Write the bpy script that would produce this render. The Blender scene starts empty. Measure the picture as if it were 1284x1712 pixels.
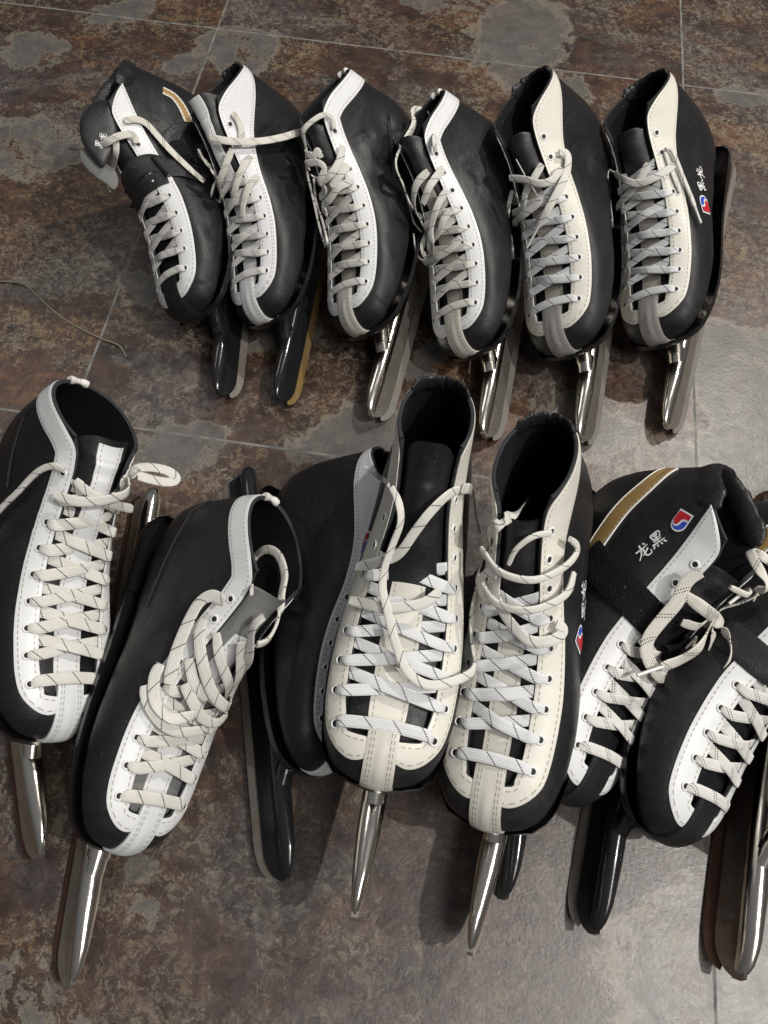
import bpy, math, random
import numpy as np
from mathutils import Vector, Matrix
from mathutils.bvhtree import BVHTree

# ------------------------------------------------------------------ camera, world, lamps, exposure
H = 0.72                                   # camera height above the tiles, metres
F_PX, PITCH, ROLLC = 1292.5, math.radians(64.484), math.radians(3.829)
sc = bpy.context.scene
COL = sc.collection

def cam_rot():
    t = math.pi/2-PITCH
    rx = np.array([[1,0,0],[0,math.cos(t),-math.sin(t)],[0,math.sin(t),math.cos(t)]])
    c, s = math.cos(ROLLC), math.sin(ROLLC)
    return rx@np.array([[c,-s,0],[s,c,0],[0,0,1]])
CR = cam_rot()
cd = bpy.data.cameras.new('camera'); cam = bpy.data.objects.new('camera', cd); COL.objects.link(cam)
m4 = Matrix.Identity(4)
for i in range(3):
    for j in range(3): m4[i][j] = CR[i][j]
m4.translation = Vector((0,0,H)); cam.matrix_world = m4
cd.sensor_fit = 'HORIZONTAL'; cd.sensor_width = 36.0; cd.lens = 36.0*F_PX/1284.0
cd.clip_start = 0.01; cd.clip_end = 50
sc.camera = cam

w = bpy.data.worlds.new('World'); sc.world = w; w.use_nodes = True
nt = w.node_tree; nt.nodes.clear()
wo = nt.nodes.new('ShaderNodeOutputWorld'); bg = nt.nodes.new('ShaderNodeBackground')
tc = nt.nodes.new('ShaderNodeTexCoord'); sx = nt.nodes.new('ShaderNodeSeparateXYZ'); cr = nt.nodes.new('ShaderNodeValToRGB')
cr.color_ramp.elements[0].position = 0.45; cr.color_ramp.elements[0].color = (0.07,0.07,0.072,1)
cr.color_ramp.elements[1].position = 0.98; cr.color_ramp.elements[1].color = (0.30,0.31,0.33,1)
mp = nt.nodes.new('ShaderNodeMath'); mp.operation = 'MULTIPLY_ADD'; mp.inputs[1].default_value = .5; mp.inputs[2].default_value = .5
nt.links.new(tc.outputs['Generated'], sx.inputs[0]); nt.links.new(sx.outputs[2], mp.inputs[0]); nt.links.new(mp.outputs[0], cr.inputs[0])
nt.links.new(cr.outputs[0], bg.inputs[0]); nt.links.new(bg.outputs[0], wo.inputs[0]); bg.inputs[1].default_value = 0.48

def lamp(name, kind, loc, target, energy, size, color):
    ld = bpy.data.lights.new(name, kind); ld.energy = energy; ld.color = color
    if kind == 'AREA': ld.shape = 'RECTANGLE'; ld.size = size[0]; ld.size_y = size[1]
    else: ld.shadow_soft_size = size
    lo = bpy.data.objects.new(name, ld); COL.objects.link(lo); lo.location = loc
    lo.rotation_euler = (Vector(target)-Vector(loc)).to_track_quat('-Z','Y').to_euler()
    return lo
# two ceiling downlights to the right, where their reflections and shadows put them, plus two added area fills
lamp('ceiling_downlight', 'POINT', (1.35,1.75,2.45), (0,0,0), 135, 0.035, (1.0,0.95,0.88))
lamp('ceiling_downlight', 'POINT', (1.45,-0.15,2.45), (0,0,0), 135, 0.035, (1.0,0.96,0.90))
lamp('ceiling_fill', 'AREA', (1.0,-0.75,2.6), (0.9,-.4,0), 20, (0.95,0.75), (1.0,0.97,0.92))  # added area light: soft fill, and a ceiling sheen on the floor
lamp('ceiling_fill', 'AREA', (-1.5,1.6,2.6), (-.6,.8,0), 6, (0.8,0.8), (1.0,0.98,0.95))  # weak area fill added at the left for ambient light and reflections
vs = sc.view_settings
vs.view_transform = 'Standard'; vs.look = 'None'; vs.gamma = 1; vs.use_curve_mapping = False; vs.exposure = 0.34
sc.cycles.max_bounces = 6

# ------------------------------------------------------------------ node helpers
class NB:
    def __init__(s, name):
        s.m = bpy.data.materials.new(name); s.m.use_nodes = True; s.t = s.m.node_tree
        s.t.nodes.clear(); s.o = s.n('ShaderNodeOutputMaterial'); s.b = s.n('ShaderNodeBsdfPrincipled')
        s.l(s.b.outputs[0], s.o.inputs[0])
    def n(s, ty, **k):
        x = s.t.nodes.new(ty)
        for a, v in k.items(): setattr(x, a, v)
        return x
    def l(s, a, b): s.t.links.new(a, b)
    def val(s, sock, v):
        if hasattr(v, 'is_linked') or isinstance(v, bpy.types.NodeSocket): s.l(v, sock)
        else: sock.default_value = v
    def math(s, op, a, b=0.0, c=0.0, clamp=False):
        x = s.n('ShaderNodeMath', operation=op, use_clamp=clamp)
        s.val(x.inputs[0], a); s.val(x.inputs[1], b); s.val(x.inputs[2], c); return x.outputs[0]
    def mix(s, f, a, b):
        x = s.n('ShaderNodeMix', data_type='RGBA'); s.val(x.inputs[0], f)
        for i, v in ((6,a),(7,b)):
            if isinstance(v, tuple): x.inputs[i].default_value = (*v[:3],1)
            else: s.l(v, x.inputs[i])
        return x.outputs[2]
    def noise(s, vec, scale, detail=4, rough=.55, dist=0, out=0):
        x = s.n('ShaderNodeTexNoise'); x.inputs['Scale'].default_value = scale; x.inputs['Detail'].default_value = detail
        x.inputs['Roughness'].default_value = rough; x.inputs['Distortion'].default_value = dist
        if vec is not None: s.l(vec, x.inputs['Vector'])
        return x.outputs[out]
    def ramp(s, f, pts):
        x = s.n('ShaderNodeValToRGB'); e = x.color_ramp.elements
        while len(e) < len(pts): e.new(.5)
        for q, (p, c) in zip(e, pts): q.position = p; q.color = (*c,1) if isinstance(c, tuple) else (c,c,c,1)
        s.l(f, x.inputs[0]); return x.outputs[0]
    def obj(s): return s.n('ShaderNodeTexCoord').outputs['Object']
    def uv(s):
        u = s.n('ShaderNodeTexCoord').outputs['UV']; x = s.n('ShaderNodeSeparateXYZ'); s.l(u, x.inputs[0]); return x.outputs[0], x.outputs[1], u
    def bump(s, h, strength=.3, dist=.001):
        x = s.n('ShaderNodeBump'); x.inputs['Strength'].default_value = strength; x.inputs['Distance'].default_value = dist
        s.l(h, x.inputs['Height']); s.l(x.outputs[0], s.b.inputs['Normal']); return x
    def set(s, **k):
        for a, v in k.items():
            i = s.b.inputs[a.replace('_',' ')]
            if isinstance(v, tuple): i.default_value = (*v,1) if len(v)==3 else v
            else: s.val(i, v)
        return s

def leather(name, col, rough=.42, spot=.5, bump=.25):
    b = NB(name); o = b.obj()
    n1 = b.noise(o, 26, 4); n2 = b.noise(o, 900, 2); n3 = b.noise(o, 140, 5, .7); gr=b.n('ShaderNodeTexVoronoi'); gr.inputs['Scale'].default_value=620; b.l(o,gr.inputs[0])
    sp = b.math('GREATER_THAN', b.noise(o, 480, 1, .5), .765)
    dust = b.math('MULTIPLY', b.ramp(b.noise(o, 13, 5, .65), ((.48,0.0),(.70,1.0))), b.ramp(n3, ((.35,.3),(.65,1.0))))
    mp_=b.n('ShaderNodeMapping'); mp_.inputs['Scale'].default_value=(1,1,3.5); mp_.inputs['Rotation'].default_value=(.4,.6,.2); b.l(o,mp_.inputs[0])
    sc1=b.math('LESS_THAN', b.math('ABSOLUTE', b.math('SUBTRACT', b.noise(mp_.outputs[0], 38, 5, .7, 1.0), .5)), .0028)
    c = b.mix(b.math('MULTIPLY', n3, .7), col, tuple(min(1,x*1.5+.003) for x in col))
    c = b.mix(b.math('MULTIPLY', dust, .13), c, (.085,.078,.070))
    c = b.mix(b.math('MULTIPLY', sp, spot*.4), c, (.35,.34,.32))
    c = b.mix(b.math('MULTIPLY', sc1, .12), c, (.22,.21,.20))
    b.l(c, b.b.inputs['Base Color'])
    b.set(Roughness=b.math('ADD', b.math('MULTIPLY_ADD', n1, .22, rough-.11), b.math('MULTIPLY', dust, .18)))
    cr_=b.noise(b.n('ShaderNodeTexCoord').outputs['Object'], 55, 5, .6, 1.5)
    hh = b.math('ADD', b.math('ADD', b.math('MULTIPLY', n2, .15), b.math('MULTIPLY', gr.outputs[0], .35)), b.math('ADD', b.math('MULTIPLY', n1, 2.4), b.math('MULTIPLY', cr_, .8))); b.bump(hh, bump, .0012)
    b.b.inputs['Specular IOR Level'].default_value = .34
    return b.m

def vinyl(name, col, stitch=(.36,.34,.30), rough=.38, width=.02, rows=(.0032,), outer=(.0030,), period=.0046):
    """panel with stitch lines: uv.x metres along, uv.y metres from the inner edge; second uv map from the outer edge"""
    b = NB(name); u, v, _ = b.uv(); o = b.obj()
    m2 = b.n('ShaderNodeUVMap', uv_map='outer'); s2 = b.n('ShaderNodeSeparateXYZ'); b.l(m2.outputs[0], s2.inputs[0]); v2 = s2.outputs[1]
    tot = None
    for (vv, rr) in ((v, rows), (v2, outer)):
        for r in rr:
            near = b.math('LESS_THAN', b.math('ABSOLUTE', b.math('SUBTRACT', vv, r)), .00042)
            tot = near if tot is None else b.math('MAXIMUM', tot, near)
    dash = b.math('LESS_THAN', b.math('FRACT', b.math('DIVIDE', u, period)), .62)
    st = b.math('MULTIPLY', tot, dash)
    dirt = b.noise(o, 30, 6, .7); d2 = b.noise(o, 220, 3, .6)
    c = b.mix(b.math('MULTIPLY_ADD', dirt, .9, -.28, clamp=True), col, tuple(x*.74 for x in col))
    sc_ = b.math('GREATER_THAN', b.noise(o, 160, 5, .75), .70)
    c = b.mix(b.math('MULTIPLY', sc_, .35), c, (.38,.36,.33))
    c = b.mix(st, c, stitch); b.l(c, b.b.inputs['Base Color'])
    b.set(Roughness=b.math('MULTIPLY_ADD', d2, .2, rough-.1))
    b.b.inputs['Specular IOR Level'].default_value = .4
    g = b.math('MULTIPLY', tot, -1.0)
    b.bump(b.math('ADD', b.math('ADD', g, b.math('MULTIPLY', dirt, 1.6)), b.math('MULTIPLY', b.noise(o, 1000, 2), .15)), .28, .0009)
    return b.m

def lace_mat(name, col, double=False, dirt=.3):
    """woven flat lace: uv.x metres along, uv.y metres across"""
    b = NB(name); u, v, _ = b.uv(); o = b.obj()
    per = .024 if double else .021; k = .95
    d = b.math('FRACT', b.math('DIVIDE', b.math('MULTIPLY_ADD', v, k, u), per))
    def line(a, wd): return b.math('LESS_THAN', b.math('ABSOLUTE', b.math('SUBTRACT', d, a)), wd)
    if double: ln = b.math('MAXIMUM', line(.4,.024), line(.53,.024)); dots = b.math('LESS_THAN', b.math('FRACT', b.math('DIVIDE', v, .0015)), .55)
    else: ln = line(.5,.030); dots = b.math('LESS_THAN', b.math('FRACT', b.math('DIVIDE', v, .0013)), .72)
    mk = b.math('MULTIPLY', ln, dots)
    ribs = b.math('ABSOLUTE', b.math('SUBTRACT', b.math('FRACT', b.math('DIVIDE', v, .00155)), .5))
    weave = b.math('SINE', b.math('MULTIPLY', b.math('ADD', u, b.math('MULTIPLY', ribs, .0008)), 6283/1.0))
    dn = b.noise(o, 55, 5, .65)
    c = b.mix(b.math('MULTIPLY_ADD', dn, dirt*3, -dirt*1.1, clamp=True), col, tuple(x*q for x, q in zip(col,(.72,.67,.58))))
    c = b.mix(b.math('MULTIPLY', b.math('GREATER_THAN', ribs, .38), .38), c, tuple(x*.62 for x in col))
    c = b.mix(mk, c, (.018,.018,.022)); b.l(c, b.b.inputs['Base Color'])
    b.set(Roughness=.9); b.b.inputs['Specular IOR Level'].default_value = .2
    b.bump(b.math('ADD', b.math('MULTIPLY', ribs, -1.4), b.math('MULTIPLY', weave, .35)), .55, .0004)
    return b.m

def metal(name, col, rough, rust=0, rustcol=(.22,.12,.05), metallic=1.0, scr=.08):
    b = NB(name); o = b.obj()
    mpn = b.n('ShaderNodeMapping'); mpn.inputs['Scale'].default_value = (6,60,60); b.l(o, mpn.inputs[0])
    s1 = b.noise(mpn.outputs[0], 14, 5, .7); n = b.noise(o, 60, 5, .7); n2 = b.noise(o, 9, 3)
    rm = b.ramp(b.math('ADD', n, b.math('MULTIPLY', n2, .5)), ((.80-rust*.30,0.0),(.92-rust*.25,1.0)))
    c = b.mix(b.math('MULTIPLY', rm, min(1,rust*1.2)), col, rustcol); b.l(c, b.b.inputs['Base Color'])
    b.set(Metallic=metallic, Roughness=b.math('ADD', b.math('MULTIPLY_ADD', s1, scr*2, rough-scr), b.math('MULTIPLY', rm, .35*min(1,rust))))
    b.bump(b.math('ADD', s1, b.math('MULTIPLY', n, .6)), .10, .0006)
    return b.m

def cloth(name, col, scale=700, bump=.6):
    b = NB(name); o = b.obj(); v = b.n('ShaderNodeTexVoronoi'); v.inputs['Scale'].default_value = scale; b.l(o, v.inputs[0])
    f = b.math('GREATER_THAN', b.noise(o, 420, 1), .75)
    c = b.mix(b.math('MULTIPLY', f, .3), col, (.3,.3,.3)); b.l(c, b.b.inputs['Base Color'])
    b.set(Roughness=.9); b.b.inputs['Specular IOR Level'].default_value = .15; b.bump(v.outputs[0], bump, .0006)
    return b.m

def plain(name, col, rough=.5, **k):
    b = NB(name); o = b.obj(); n = b.noise(o, 90, 4)
    b.l(b.mix(b.math('MULTIPLY', n, .5), col, tuple(x*.8 for x in col)), b.b.inputs['Base Color'])
    b.set(Roughness=rough, **k); b.bump(b.noise(o, 500, 3), .12, .0005); return b.m

M = dict(
  black=leather('black_leather', (.0085,.0088,.0098), .42),
  black_soft=leather('black_soft_leather', (.010,.010,.011), .34, .5, .5),
  strap=leather('black_strap_leather', (.011,.011,.012), .5, .8, .5),
  flap_leather=leather('flap_leather', (.009,.009,.010), .36, .4, .12),
  velcro=cloth('black_velcro', (.008,.008,.009), 520, 1.0),
  lining=cloth('black_lining', (.009,.009,.010), 900, .5),
  edge=cloth('grey_raw_edge', (.038,.039,.044), 1200, .9),
  sole=plain('black_sole', (.010,.010,.011), .26),
  white=vinyl('white_vinyl', (.75,.76,.76)),
  white2=vinyl('white_vinyl_double_stitched', (.75,.75,.77), outer=(.0026,.0046)),
  cream=vinyl('cream_vinyl', (.70,.68,.61), stitch=(.33,.30,.24)),
  cream_tan=vinyl('tan_vinyl', (.42,.39,.34), stitch=(.2,.19,.17)),
  strap_white=vinyl('white_strap_vinyl', (.68,.70,.70), rows=(.003,.0052), outer=(.003,.0052)),
  strap_cream=vinyl('cream_strap_vinyl', (.60,.58,.52), rows=(.003,.0052), outer=(.003,.0052), stitch=(.28,.26,.22)),
  strap_grey=vinyl('grey_strap_vinyl', (.34,.33,.31), rows=(.003,.0052), outer=(.003,.0052), stitch=(.2,.19,.18)),
  toe_black=vinyl('black_toe_vinyl', (.012,.012,.013), stitch=(.03,.03,.032), rough=.5),
  gold=vinyl('gold_vinyl', (.36,.23,.085), stitch=(.8,.75,.62), rough=.4, rows=(.0013,), outer=(.0013,)),
  piping=plain('white_piping', (.72,.70,.66), .5),
  lace_grey=lace_mat('cool_white_lace', (.70,.715,.73)),
  lace_cream=lace_mat('cream_lace', (.71,.70,.655)),
  lace_double=lace_mat('double_dotted_lace', (.71,.70,.675), True),
  lace_double_cream=lace_mat('cream_double_dotted_lace', (.69,.67,.61), True),
  aglet=plain('clear_aglet', (.66,.66,.64), .25),
  ring=plain('white_eyelet', (.78,.78,.77), .3),
  grey_suede=plain('grey_suede', (.17,.17,.165), .7),
  hole=plain('dark_hole', (.012,.012,.013), .8),
  chrome=metal('chrome', (.66,.62,.55), .17, .12, (.30,.22,.12)),
  chrome_bright=metal('bright_chrome', (.74,.69,.61), .15, .02),
  steel=metal('blade_steel', (.50,.48,.45), .32, .30, (.25,.18,.10), .70),
  holder=metal('holder_plate', (.55,.52,.46), .24, .22, (.22,.15,.09), .88, .10),
  steel_gold=metal('tarnished_blade_steel', (.30,.24,.14), .42, .8, (.24,.15,.05), .5),
  steel_grey=metal('dull_blade_steel', (.24,.22,.195), .5, .5, (.16,.13,.10), .35),
  steel_brown=metal('rusty_blade_steel', (.13,.095,.078), .45, 1.0, (.075,.035,.022), .35),
  steel_dark=metal('darkened_holder_plate', (.15,.135,.12), .33, .6, (.10,.06,.035), .6),
  paint=metal('black_frame_paint', (.012,.012,.013), .16, 0, (.02,.02,.02), 0, .05),
  blue=plain('logo_blue', (.030,.085,.52), .35), red=plain('logo_red', (.50,.018,.028), .35), white_ink=plain('logo_white', (.80,.80,.80), .4),
  ink=plain('pen_ink', (.30,.30,.31), .6), black_ink=plain('black_ink', (.015,.015,.018), .5),
  wire=plain('pale_plastic_wire', (.15,.14,.10), .35),
)

# ------------------------------------------------------------------ mesh helpers
def link(name, me, mats, parent=None, smooth=True):
    if not isinstance(mats, (list,tuple)): mats = [mats]
    for m in mats: me.materials.append(m)
    if smooth: me.polygons.foreach_set('use_smooth', [True]*len(me.polygons))
    o = bpy.data.objects.new(name, me); COL.objects.link(o)
    if parent is not None: o.parent = parent
    return o

class MB:
    def __init__(s): s.v=[]; s.f=[]; s.uv=[]; s.uv2=[]; s.mi=[]; s.hasuv=False
    def grid(s, P, close_u=False, close_v=False, uv=None, uv2=None, mi=0, flip=False):
        """P: (n,m,3) array"""
        n, m = P.shape[:2]; b = len(s.v); s.v += [tuple(x) for x in P.reshape(-1,3)]
        for i in range(n if close_u else n-1):
            for j in range(m if close_v else m-1):
                i2=(i+1)%n; j2=(j+1)%m
                q=[(i,j),(i2,j),(i2,j2),(i,j2)]
                if flip: q=q[::-1]
                s.f.append([b+a*m+c for a,c in q]); s.mi.append(mi)
                if uv is not None:
                    s.hasuv=True; s.uv += [tuple(uv[a,c]) for a,c in q]
                    s.uv2 += [tuple((uv2 if uv2 is not None else uv)[a,c]) for a,c in q]
                else: s.uv += [(0,0)]*4; s.uv2 += [(0,0)]*4
    def face(s, pts, mi=0):
        b=len(s.v); s.v += [tuple(p) for p in pts]; s.f.append(list(range(b,b+len(pts)))); s.mi.append(mi); s.uv+=[(0,0)]*len(pts); s.uv2+=[(0,0)]*len(pts)
    def build(s, name, mats, parent=None, smooth=True):
        me=bpy.data.meshes.new(name); me.from_pydata(s.v,[],s.f)
        if s.hasuv:
            for nm, dat in (('UVMap',s.uv),('outer',s.uv2)):
                l=me.uv_layers.new(name=nm); l.data.foreach_set('uv', np.array(dat,dtype=np.float32).ravel())
        me.polygons.foreach_set('material_index', s.mi)
        me.validate(); me.update()
        return link(name, me, mats, parent, smooth)

def unit(a): return a/np.maximum(np.linalg.norm(a,axis=-1,keepdims=True),1e-12)
def catmull(P, n):
    """resample a polyline of control points with a centripetal-ish Catmull-Rom, n points, even arc length"""
    P=np.asarray(P,float)
    if len(P)==2: Q=P[0]+(P[1]-P[0])*np.linspace(0,1,30)[:,None]
    else:
        E=np.vstack([2*P[0]-P[1],P,2*P[-1]-P[-2]]); Q=[]
        for i in range(1,len(E)-2):
            p0,p1,p2,p3=E[i-1:i+3]
            for t in np.linspace(0,1,14,endpoint=False):
                Q.append(.5*((2*p1)+(p2-p0)*t+(2*p0-5*p1+4*p2-p3)*t*t+(3*p1-p0-3*p2+p3)*t**3))
        Q.append(E[-2]); Q=np.array(Q)
    d=np.r_[0,np.cumsum(np.linalg.norm(np.diff(Q[:,:3],axis=0),axis=1))]
    t=np.linspace(0,d[-1],n)
    return np.stack([np.interp(t,d,Q[:,k]) for k in range(Q.shape[1])],1), t

def tube(mb, P, r, n=10, caps=True, mi=0, sy=1.0, nrm=None):
    P=np.asarray(P,float); r=np.broadcast_to(r,(len(P),)).astype(float)
    T=unit(np.gradient(P,axis=0)); ref=np.array([0,1.,0]) if nrm is None else np.array(nrm,float)
    A=unit(np.cross(T,ref)+1e-9); B=np.cross(A,T)
    th=np.linspace(0,2*np.pi,n,endpoint=False)
    G=P[:,None]+r[:,None,None]*(np.cos(th)[None,:,None]*A[:,None]+sy*np.sin(th)[None,:,None]*B[:,None])
    mb.grid(G,close_v=True,mi=mi)
    if caps: mb.face(G[0],mi); mb.face(G[-1][::-1],mi)

def ribbon(mb, P, N, w, th=.0016, mi=0, u0=0.0):
    """flat lace: P centre line, N normals, w width (scalar or array)"""
    n=len(P); w=np.broadcast_to(w,(n,)).astype(float); T=unit(np.gradient(P,axis=0)); S=unit(np.cross(N,T)); N=unit(np.cross(T,S))
    prof=[(-.5,0),(-.44,.42),(-.2,.5),(.2,.5),(.44,.42),(.5,0),(.44,-.42),(.2,-.5),(-.2,-.5),(-.44,-.42)]
    G=np.stack([P+S*(a*w)[:,None]+N*(b*th) for a,b in prof],1)
    d=u0+np.r_[0,np.cumsum(np.linalg.norm(np.diff(P,axis=0),axis=1))]
    UV=np.stack([np.stack([d,np.full(n,a)*.0092],1) for a,b in prof],1)
    G=np.concatenate([G,G[:,:1]],1); UV=np.concatenate([UV,UV[:,:1]],1)
    mb.grid(G,uv=UV,mi=mi); mb.face(G[0,:-1],mi); mb.face(G[-1,:-1][::-1],mi)

# ------------------------------------------------------------------ the boot surface (local metres: x to the toe, z up from the runner's edge)
TAB = np.array([
 # s     Bx     Bz     Ux     Uz     W     n    k
 (.00, .2800, .0850, .2800, .0890, .003, 2.2, .0),
 (.03, .2775, .0770, .2750, .1010, .023, 2.3, .1),
 (.07, .2700, .0720, .2650, .1095, .0365, 2.5, .2),
 (.13, .2530, .0700, .2480, .1170, .0460, 2.7, .25),
 (.20, .2280, .0690, .2260, .1230, .0515, 2.8, .28),
 (.28, .2000, .0690, .2010, .1320, .0535, 2.8, .28),
 (.36, .1720, .0690, .1770, .1450, .0525, 2.7, .32),
 (.44, .1420, .0690, .1570, .1600, .0490, 2.6, .35),
 (.52, .1080, .0695, .1400, .1775, .0450, 2.5, .3),
 (.60, .0640, .0700, .1270, .1945, .0425, 2.4, .25),
 (.68, .0240, .0715, .1170, .2085, .0405, 2.3, .2),
 (.76,-.0120, .0790, .1090, .2190, .0395, 2.2, .1),
 (.82,-.0270, .1040, .1035, .2255, .0385, 2.2, .0),
 (.88,-.0280, .1340, .0985, .2310, .0380, 2.2, .0),
 (.94,-.0210, .1700, .0950, .2345, .0375, 2.2, .0),
 (1.0,-.0110, .2100, .0920, .2370, .0365, 2.2, .0)])
NS, NT = 161, 90
SG = np.linspace(0,1,NS)
def _sm(a):
    k=np.array([1,4,6,4,1])/16.; b=a.copy()
    for _ in range(5): 
        c=np.convolve(np.pad(b,2,mode='edge'),k,'valid'); c[:3]=b[:3]; c[-1]=b[-1]; b=c
    return b
PR = [_sm(np.interp(SG,TAB[:,0],TAB[:,i])) for i in range(1,8)]
def _sections():
    th=np.linspace(0,np.pi,NT); out=np.zeros((NS,NT,3)); arc=np.zeros((NS,NT))
    for i in range(NS):
        bx,bz,ux,uz,W,n,k=[p[i] for p in PR]
        c=np.cos(th); s=np.sin(th); h=.5+.5*np.sign(c)*np.abs(c)**(2/n); y=W*np.abs(s)**(2/n)*(1-k*np.maximum(h-.25,0)**1.5)
        P=np.stack([bx+(ux-bx)*h,y,bz+(uz-bz)*h],1)
        d=np.r_[0,np.cumsum(np.linalg.norm(np.diff(P,axis=0),axis=1))]
        t=np.linspace(0,d[-1],NT); out[i]=np.stack([np.interp(t,d,P[:,q]) for q in range(3)],1); arc[i]=t
    return out, arc
SEC, ARC = _sections(); TOT = ARC[:,-1]
def surf(s, a):
    """point on the half shell (y>=0): s section 0..1, a arc metres from the top centre line"""
    s=np.clip(np.asarray(s,float),0,1); a=np.asarray(a,float); x=s*(NS-1); i=np.clip(np.floor(x).astype(int),0,NS-2); fx=x-i
    tot=TOT[i]*(1-fx)+TOT[i+1]*fx; q=np.clip(a/tot,0,1)*(NT-1); j=np.clip(np.floor(q).astype(int),0,NT-2); fy=q-j
    fx=fx[...,None]; fy=fy[...,None]
    return (SEC[i,j]*(1-fx)+SEC[i+1,j]*fx)*(1-fy)+(SEC[i,j+1]*(1-fx)+SEC[i+1,j+1]*fx)*fy
def tot(s): return np.interp(s,SG,TOT)
def pt(s, a, off=0.0, side=1):
    """with offset along the outward normal; a may be negative (other side)"""
    s,a=np.broadcast_arrays(np.asarray(s,float),np.asarray(a,float)); sg=np.where(a<0,-1,1.)*side; a=np.abs(a)
    e=2e-3; s0=np.clip(s-.006,0,1); s1=np.clip(s+.006,0,1)
    q=surf(s,a); aa=np.maximum(a,1e-6)
    ts=surf(s1,a*tot(s1)/tot(s))-surf(s0,a*tot(s0)/tot(s)); ta=surf(s,np.minimum(a+e,tot(s)))-surf(s,np.maximum(a-e,0))
    ed=a<=0; ta=np.where(ed[...,None],np.array([0,1.,0]),ta)
    nrm=unit(np.cross(ta,ts)); 
    P=q+nrm*np.asarray(off)[...,None] if np.ndim(off) else q+nrm*off
    P=P.copy(); P[...,1]*=sg; N=nrm.copy(); N[...,1]*=sg
    return P,N
# closed last as a BVH (y both signs)
def _last():
    full=np.concatenate([SEC, (SEC*np.array([1,-1,1]))[:,::-1][:,1:-1]],1)
    n,m=full.shape[:2]; V=[tuple(x) for x in full.reshape(-1,3)]
    F=[(i*m+j,(i+1)*m+j,(i+1)*m+(j+1)%m,i*m+(j+1)%m) for i in range(n-1) for j in range(m)]
    return V,F
LV,LF=_last(); LAST=BVHTree.FromPolygons(LV,LF)
CEN=np.array([.12,0,.12])
def nearest(p):
    q,n,_,_=LAST.find_nearest(Vector(p)); q=np.array(q); n=np.array(n)
    c=np.array([np.clip(q[0],.04,.25),0,.13 if q[0]<.12 else .10])
    if n@(q-c)<0: n=-n
    return q,n

G0=.105
def gap(s, wide=.024):
    g=np.minimum(np.interp(s,[0,G0,.118,.165,.3,.6,.8,.9,1.0],[0,0,wide*.74,wide*.94,wide,wide*1.03,wide*1.05,wide*1.12,wide*1.35]),.036); return g

def edge_path(wide, n=240):
    """the opening's edge from the toe, up the lace gap, round the throat and along the collar to the back centre"""
    s=np.concatenate([[.107],np.linspace(.118,.965,60)]); P=[surf(x,gap(x,wide)) for x in s]
    g1=gap(1.0,wide); a=np.linspace(g1+.012,TOT[-1],26); P+= [surf(.998,x) for x in a]
    P=np.array(P)
    for _ in range(6): P[2:-2]=.25*P[1:-3]+.5*P[2:-2]+.25*P[3:-1]
    Q,t=catmull(P,n); return Q,t

def strip(path, wi, wo, lift=.0013, side=1, nac=9, ends=True, crease=0, closed_last=True, name_u0=0):
    """conforming panel following a local path; wi/wo widths to the path's left(-)/right(+); returns MB"""
    P=np.asarray(path,float).copy(); n=len(P); P[:,1]*=side
    q=[nearest(p) for p in P]; N=np.array([x[1] for x in q]); Pn=P
    for _ in range(3): N[1:-1]=unit(.25*N[:-2]+.5*N[1:-1]+.25*N[2:])
    T=unit(np.gradient(Pn,axis=0)); D=unit(np.cross(T,N))*side
    wi=np.broadcast_to(wi,(n,)); wo=np.broadcast_to(wo,(n,))
    fr=np.linspace(0,1,nac); off=-wi[:,None]+(wi+wo)[:,None]*fr[None]
    C=Pn[:,None]+D[:,None]*off[...,None]; G=np.zeros_like(C); NN=np.zeros_like(C)
    for i in range(n):
        for j in range(nac):
            if abs(off[i,j])<1e-9: G[i,j]=Pn[i]; NN[i,j]=N[i]; continue
            G[i,j],NN[i,j]=nearest(C[i,j])
    NN=unit(.5*NN+.5*N[:,None]) 
    u=np.r_[0,np.cumsum(np.linalg.norm(np.diff(Pn,axis=0),axis=1))]
    W=(wi+wo)[:,None]
    top=G+NN*lift; e=.12; 
    top[:,0]=G[:,0]+NN[:,0]*lift*.75; top[:,-1]=G[:,-1]+NN[:,-1]*lift*.75
    UV=np.stack([np.broadcast_to(u[:,None],(n,nac)),off+wi[:,None]],2); UV2=np.stack([np.broadcast_to(u[:,None],(n,nac)),wo[:,None]-off],2)
    mb=MB(); fl=side<0
    mb.grid(top,uv=UV,uv2=UV2,flip=fl)
    for j,f in ((0,True),(nac-1,False)):
        low=G[:,j]-NN[:,j]*.0012; E=np.stack([top[:,j],low],1); Z=np.zeros((n,2,2))+np.array([0,1.])
        mb.grid(E,uv=Z,uv2=Z,flip=f^fl^True)
    if ends:
        for i,f in ((0,False),(n-1,True)):
            low=G[i]-NN[i]*.0012; E=np.stack([top[i],low],1); Z=np.zeros((nac,2,2))+np.array([0,1.]); mb.grid(E,uv=Z,uv2=Z,flip=f^fl^True)
    return mb

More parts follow.
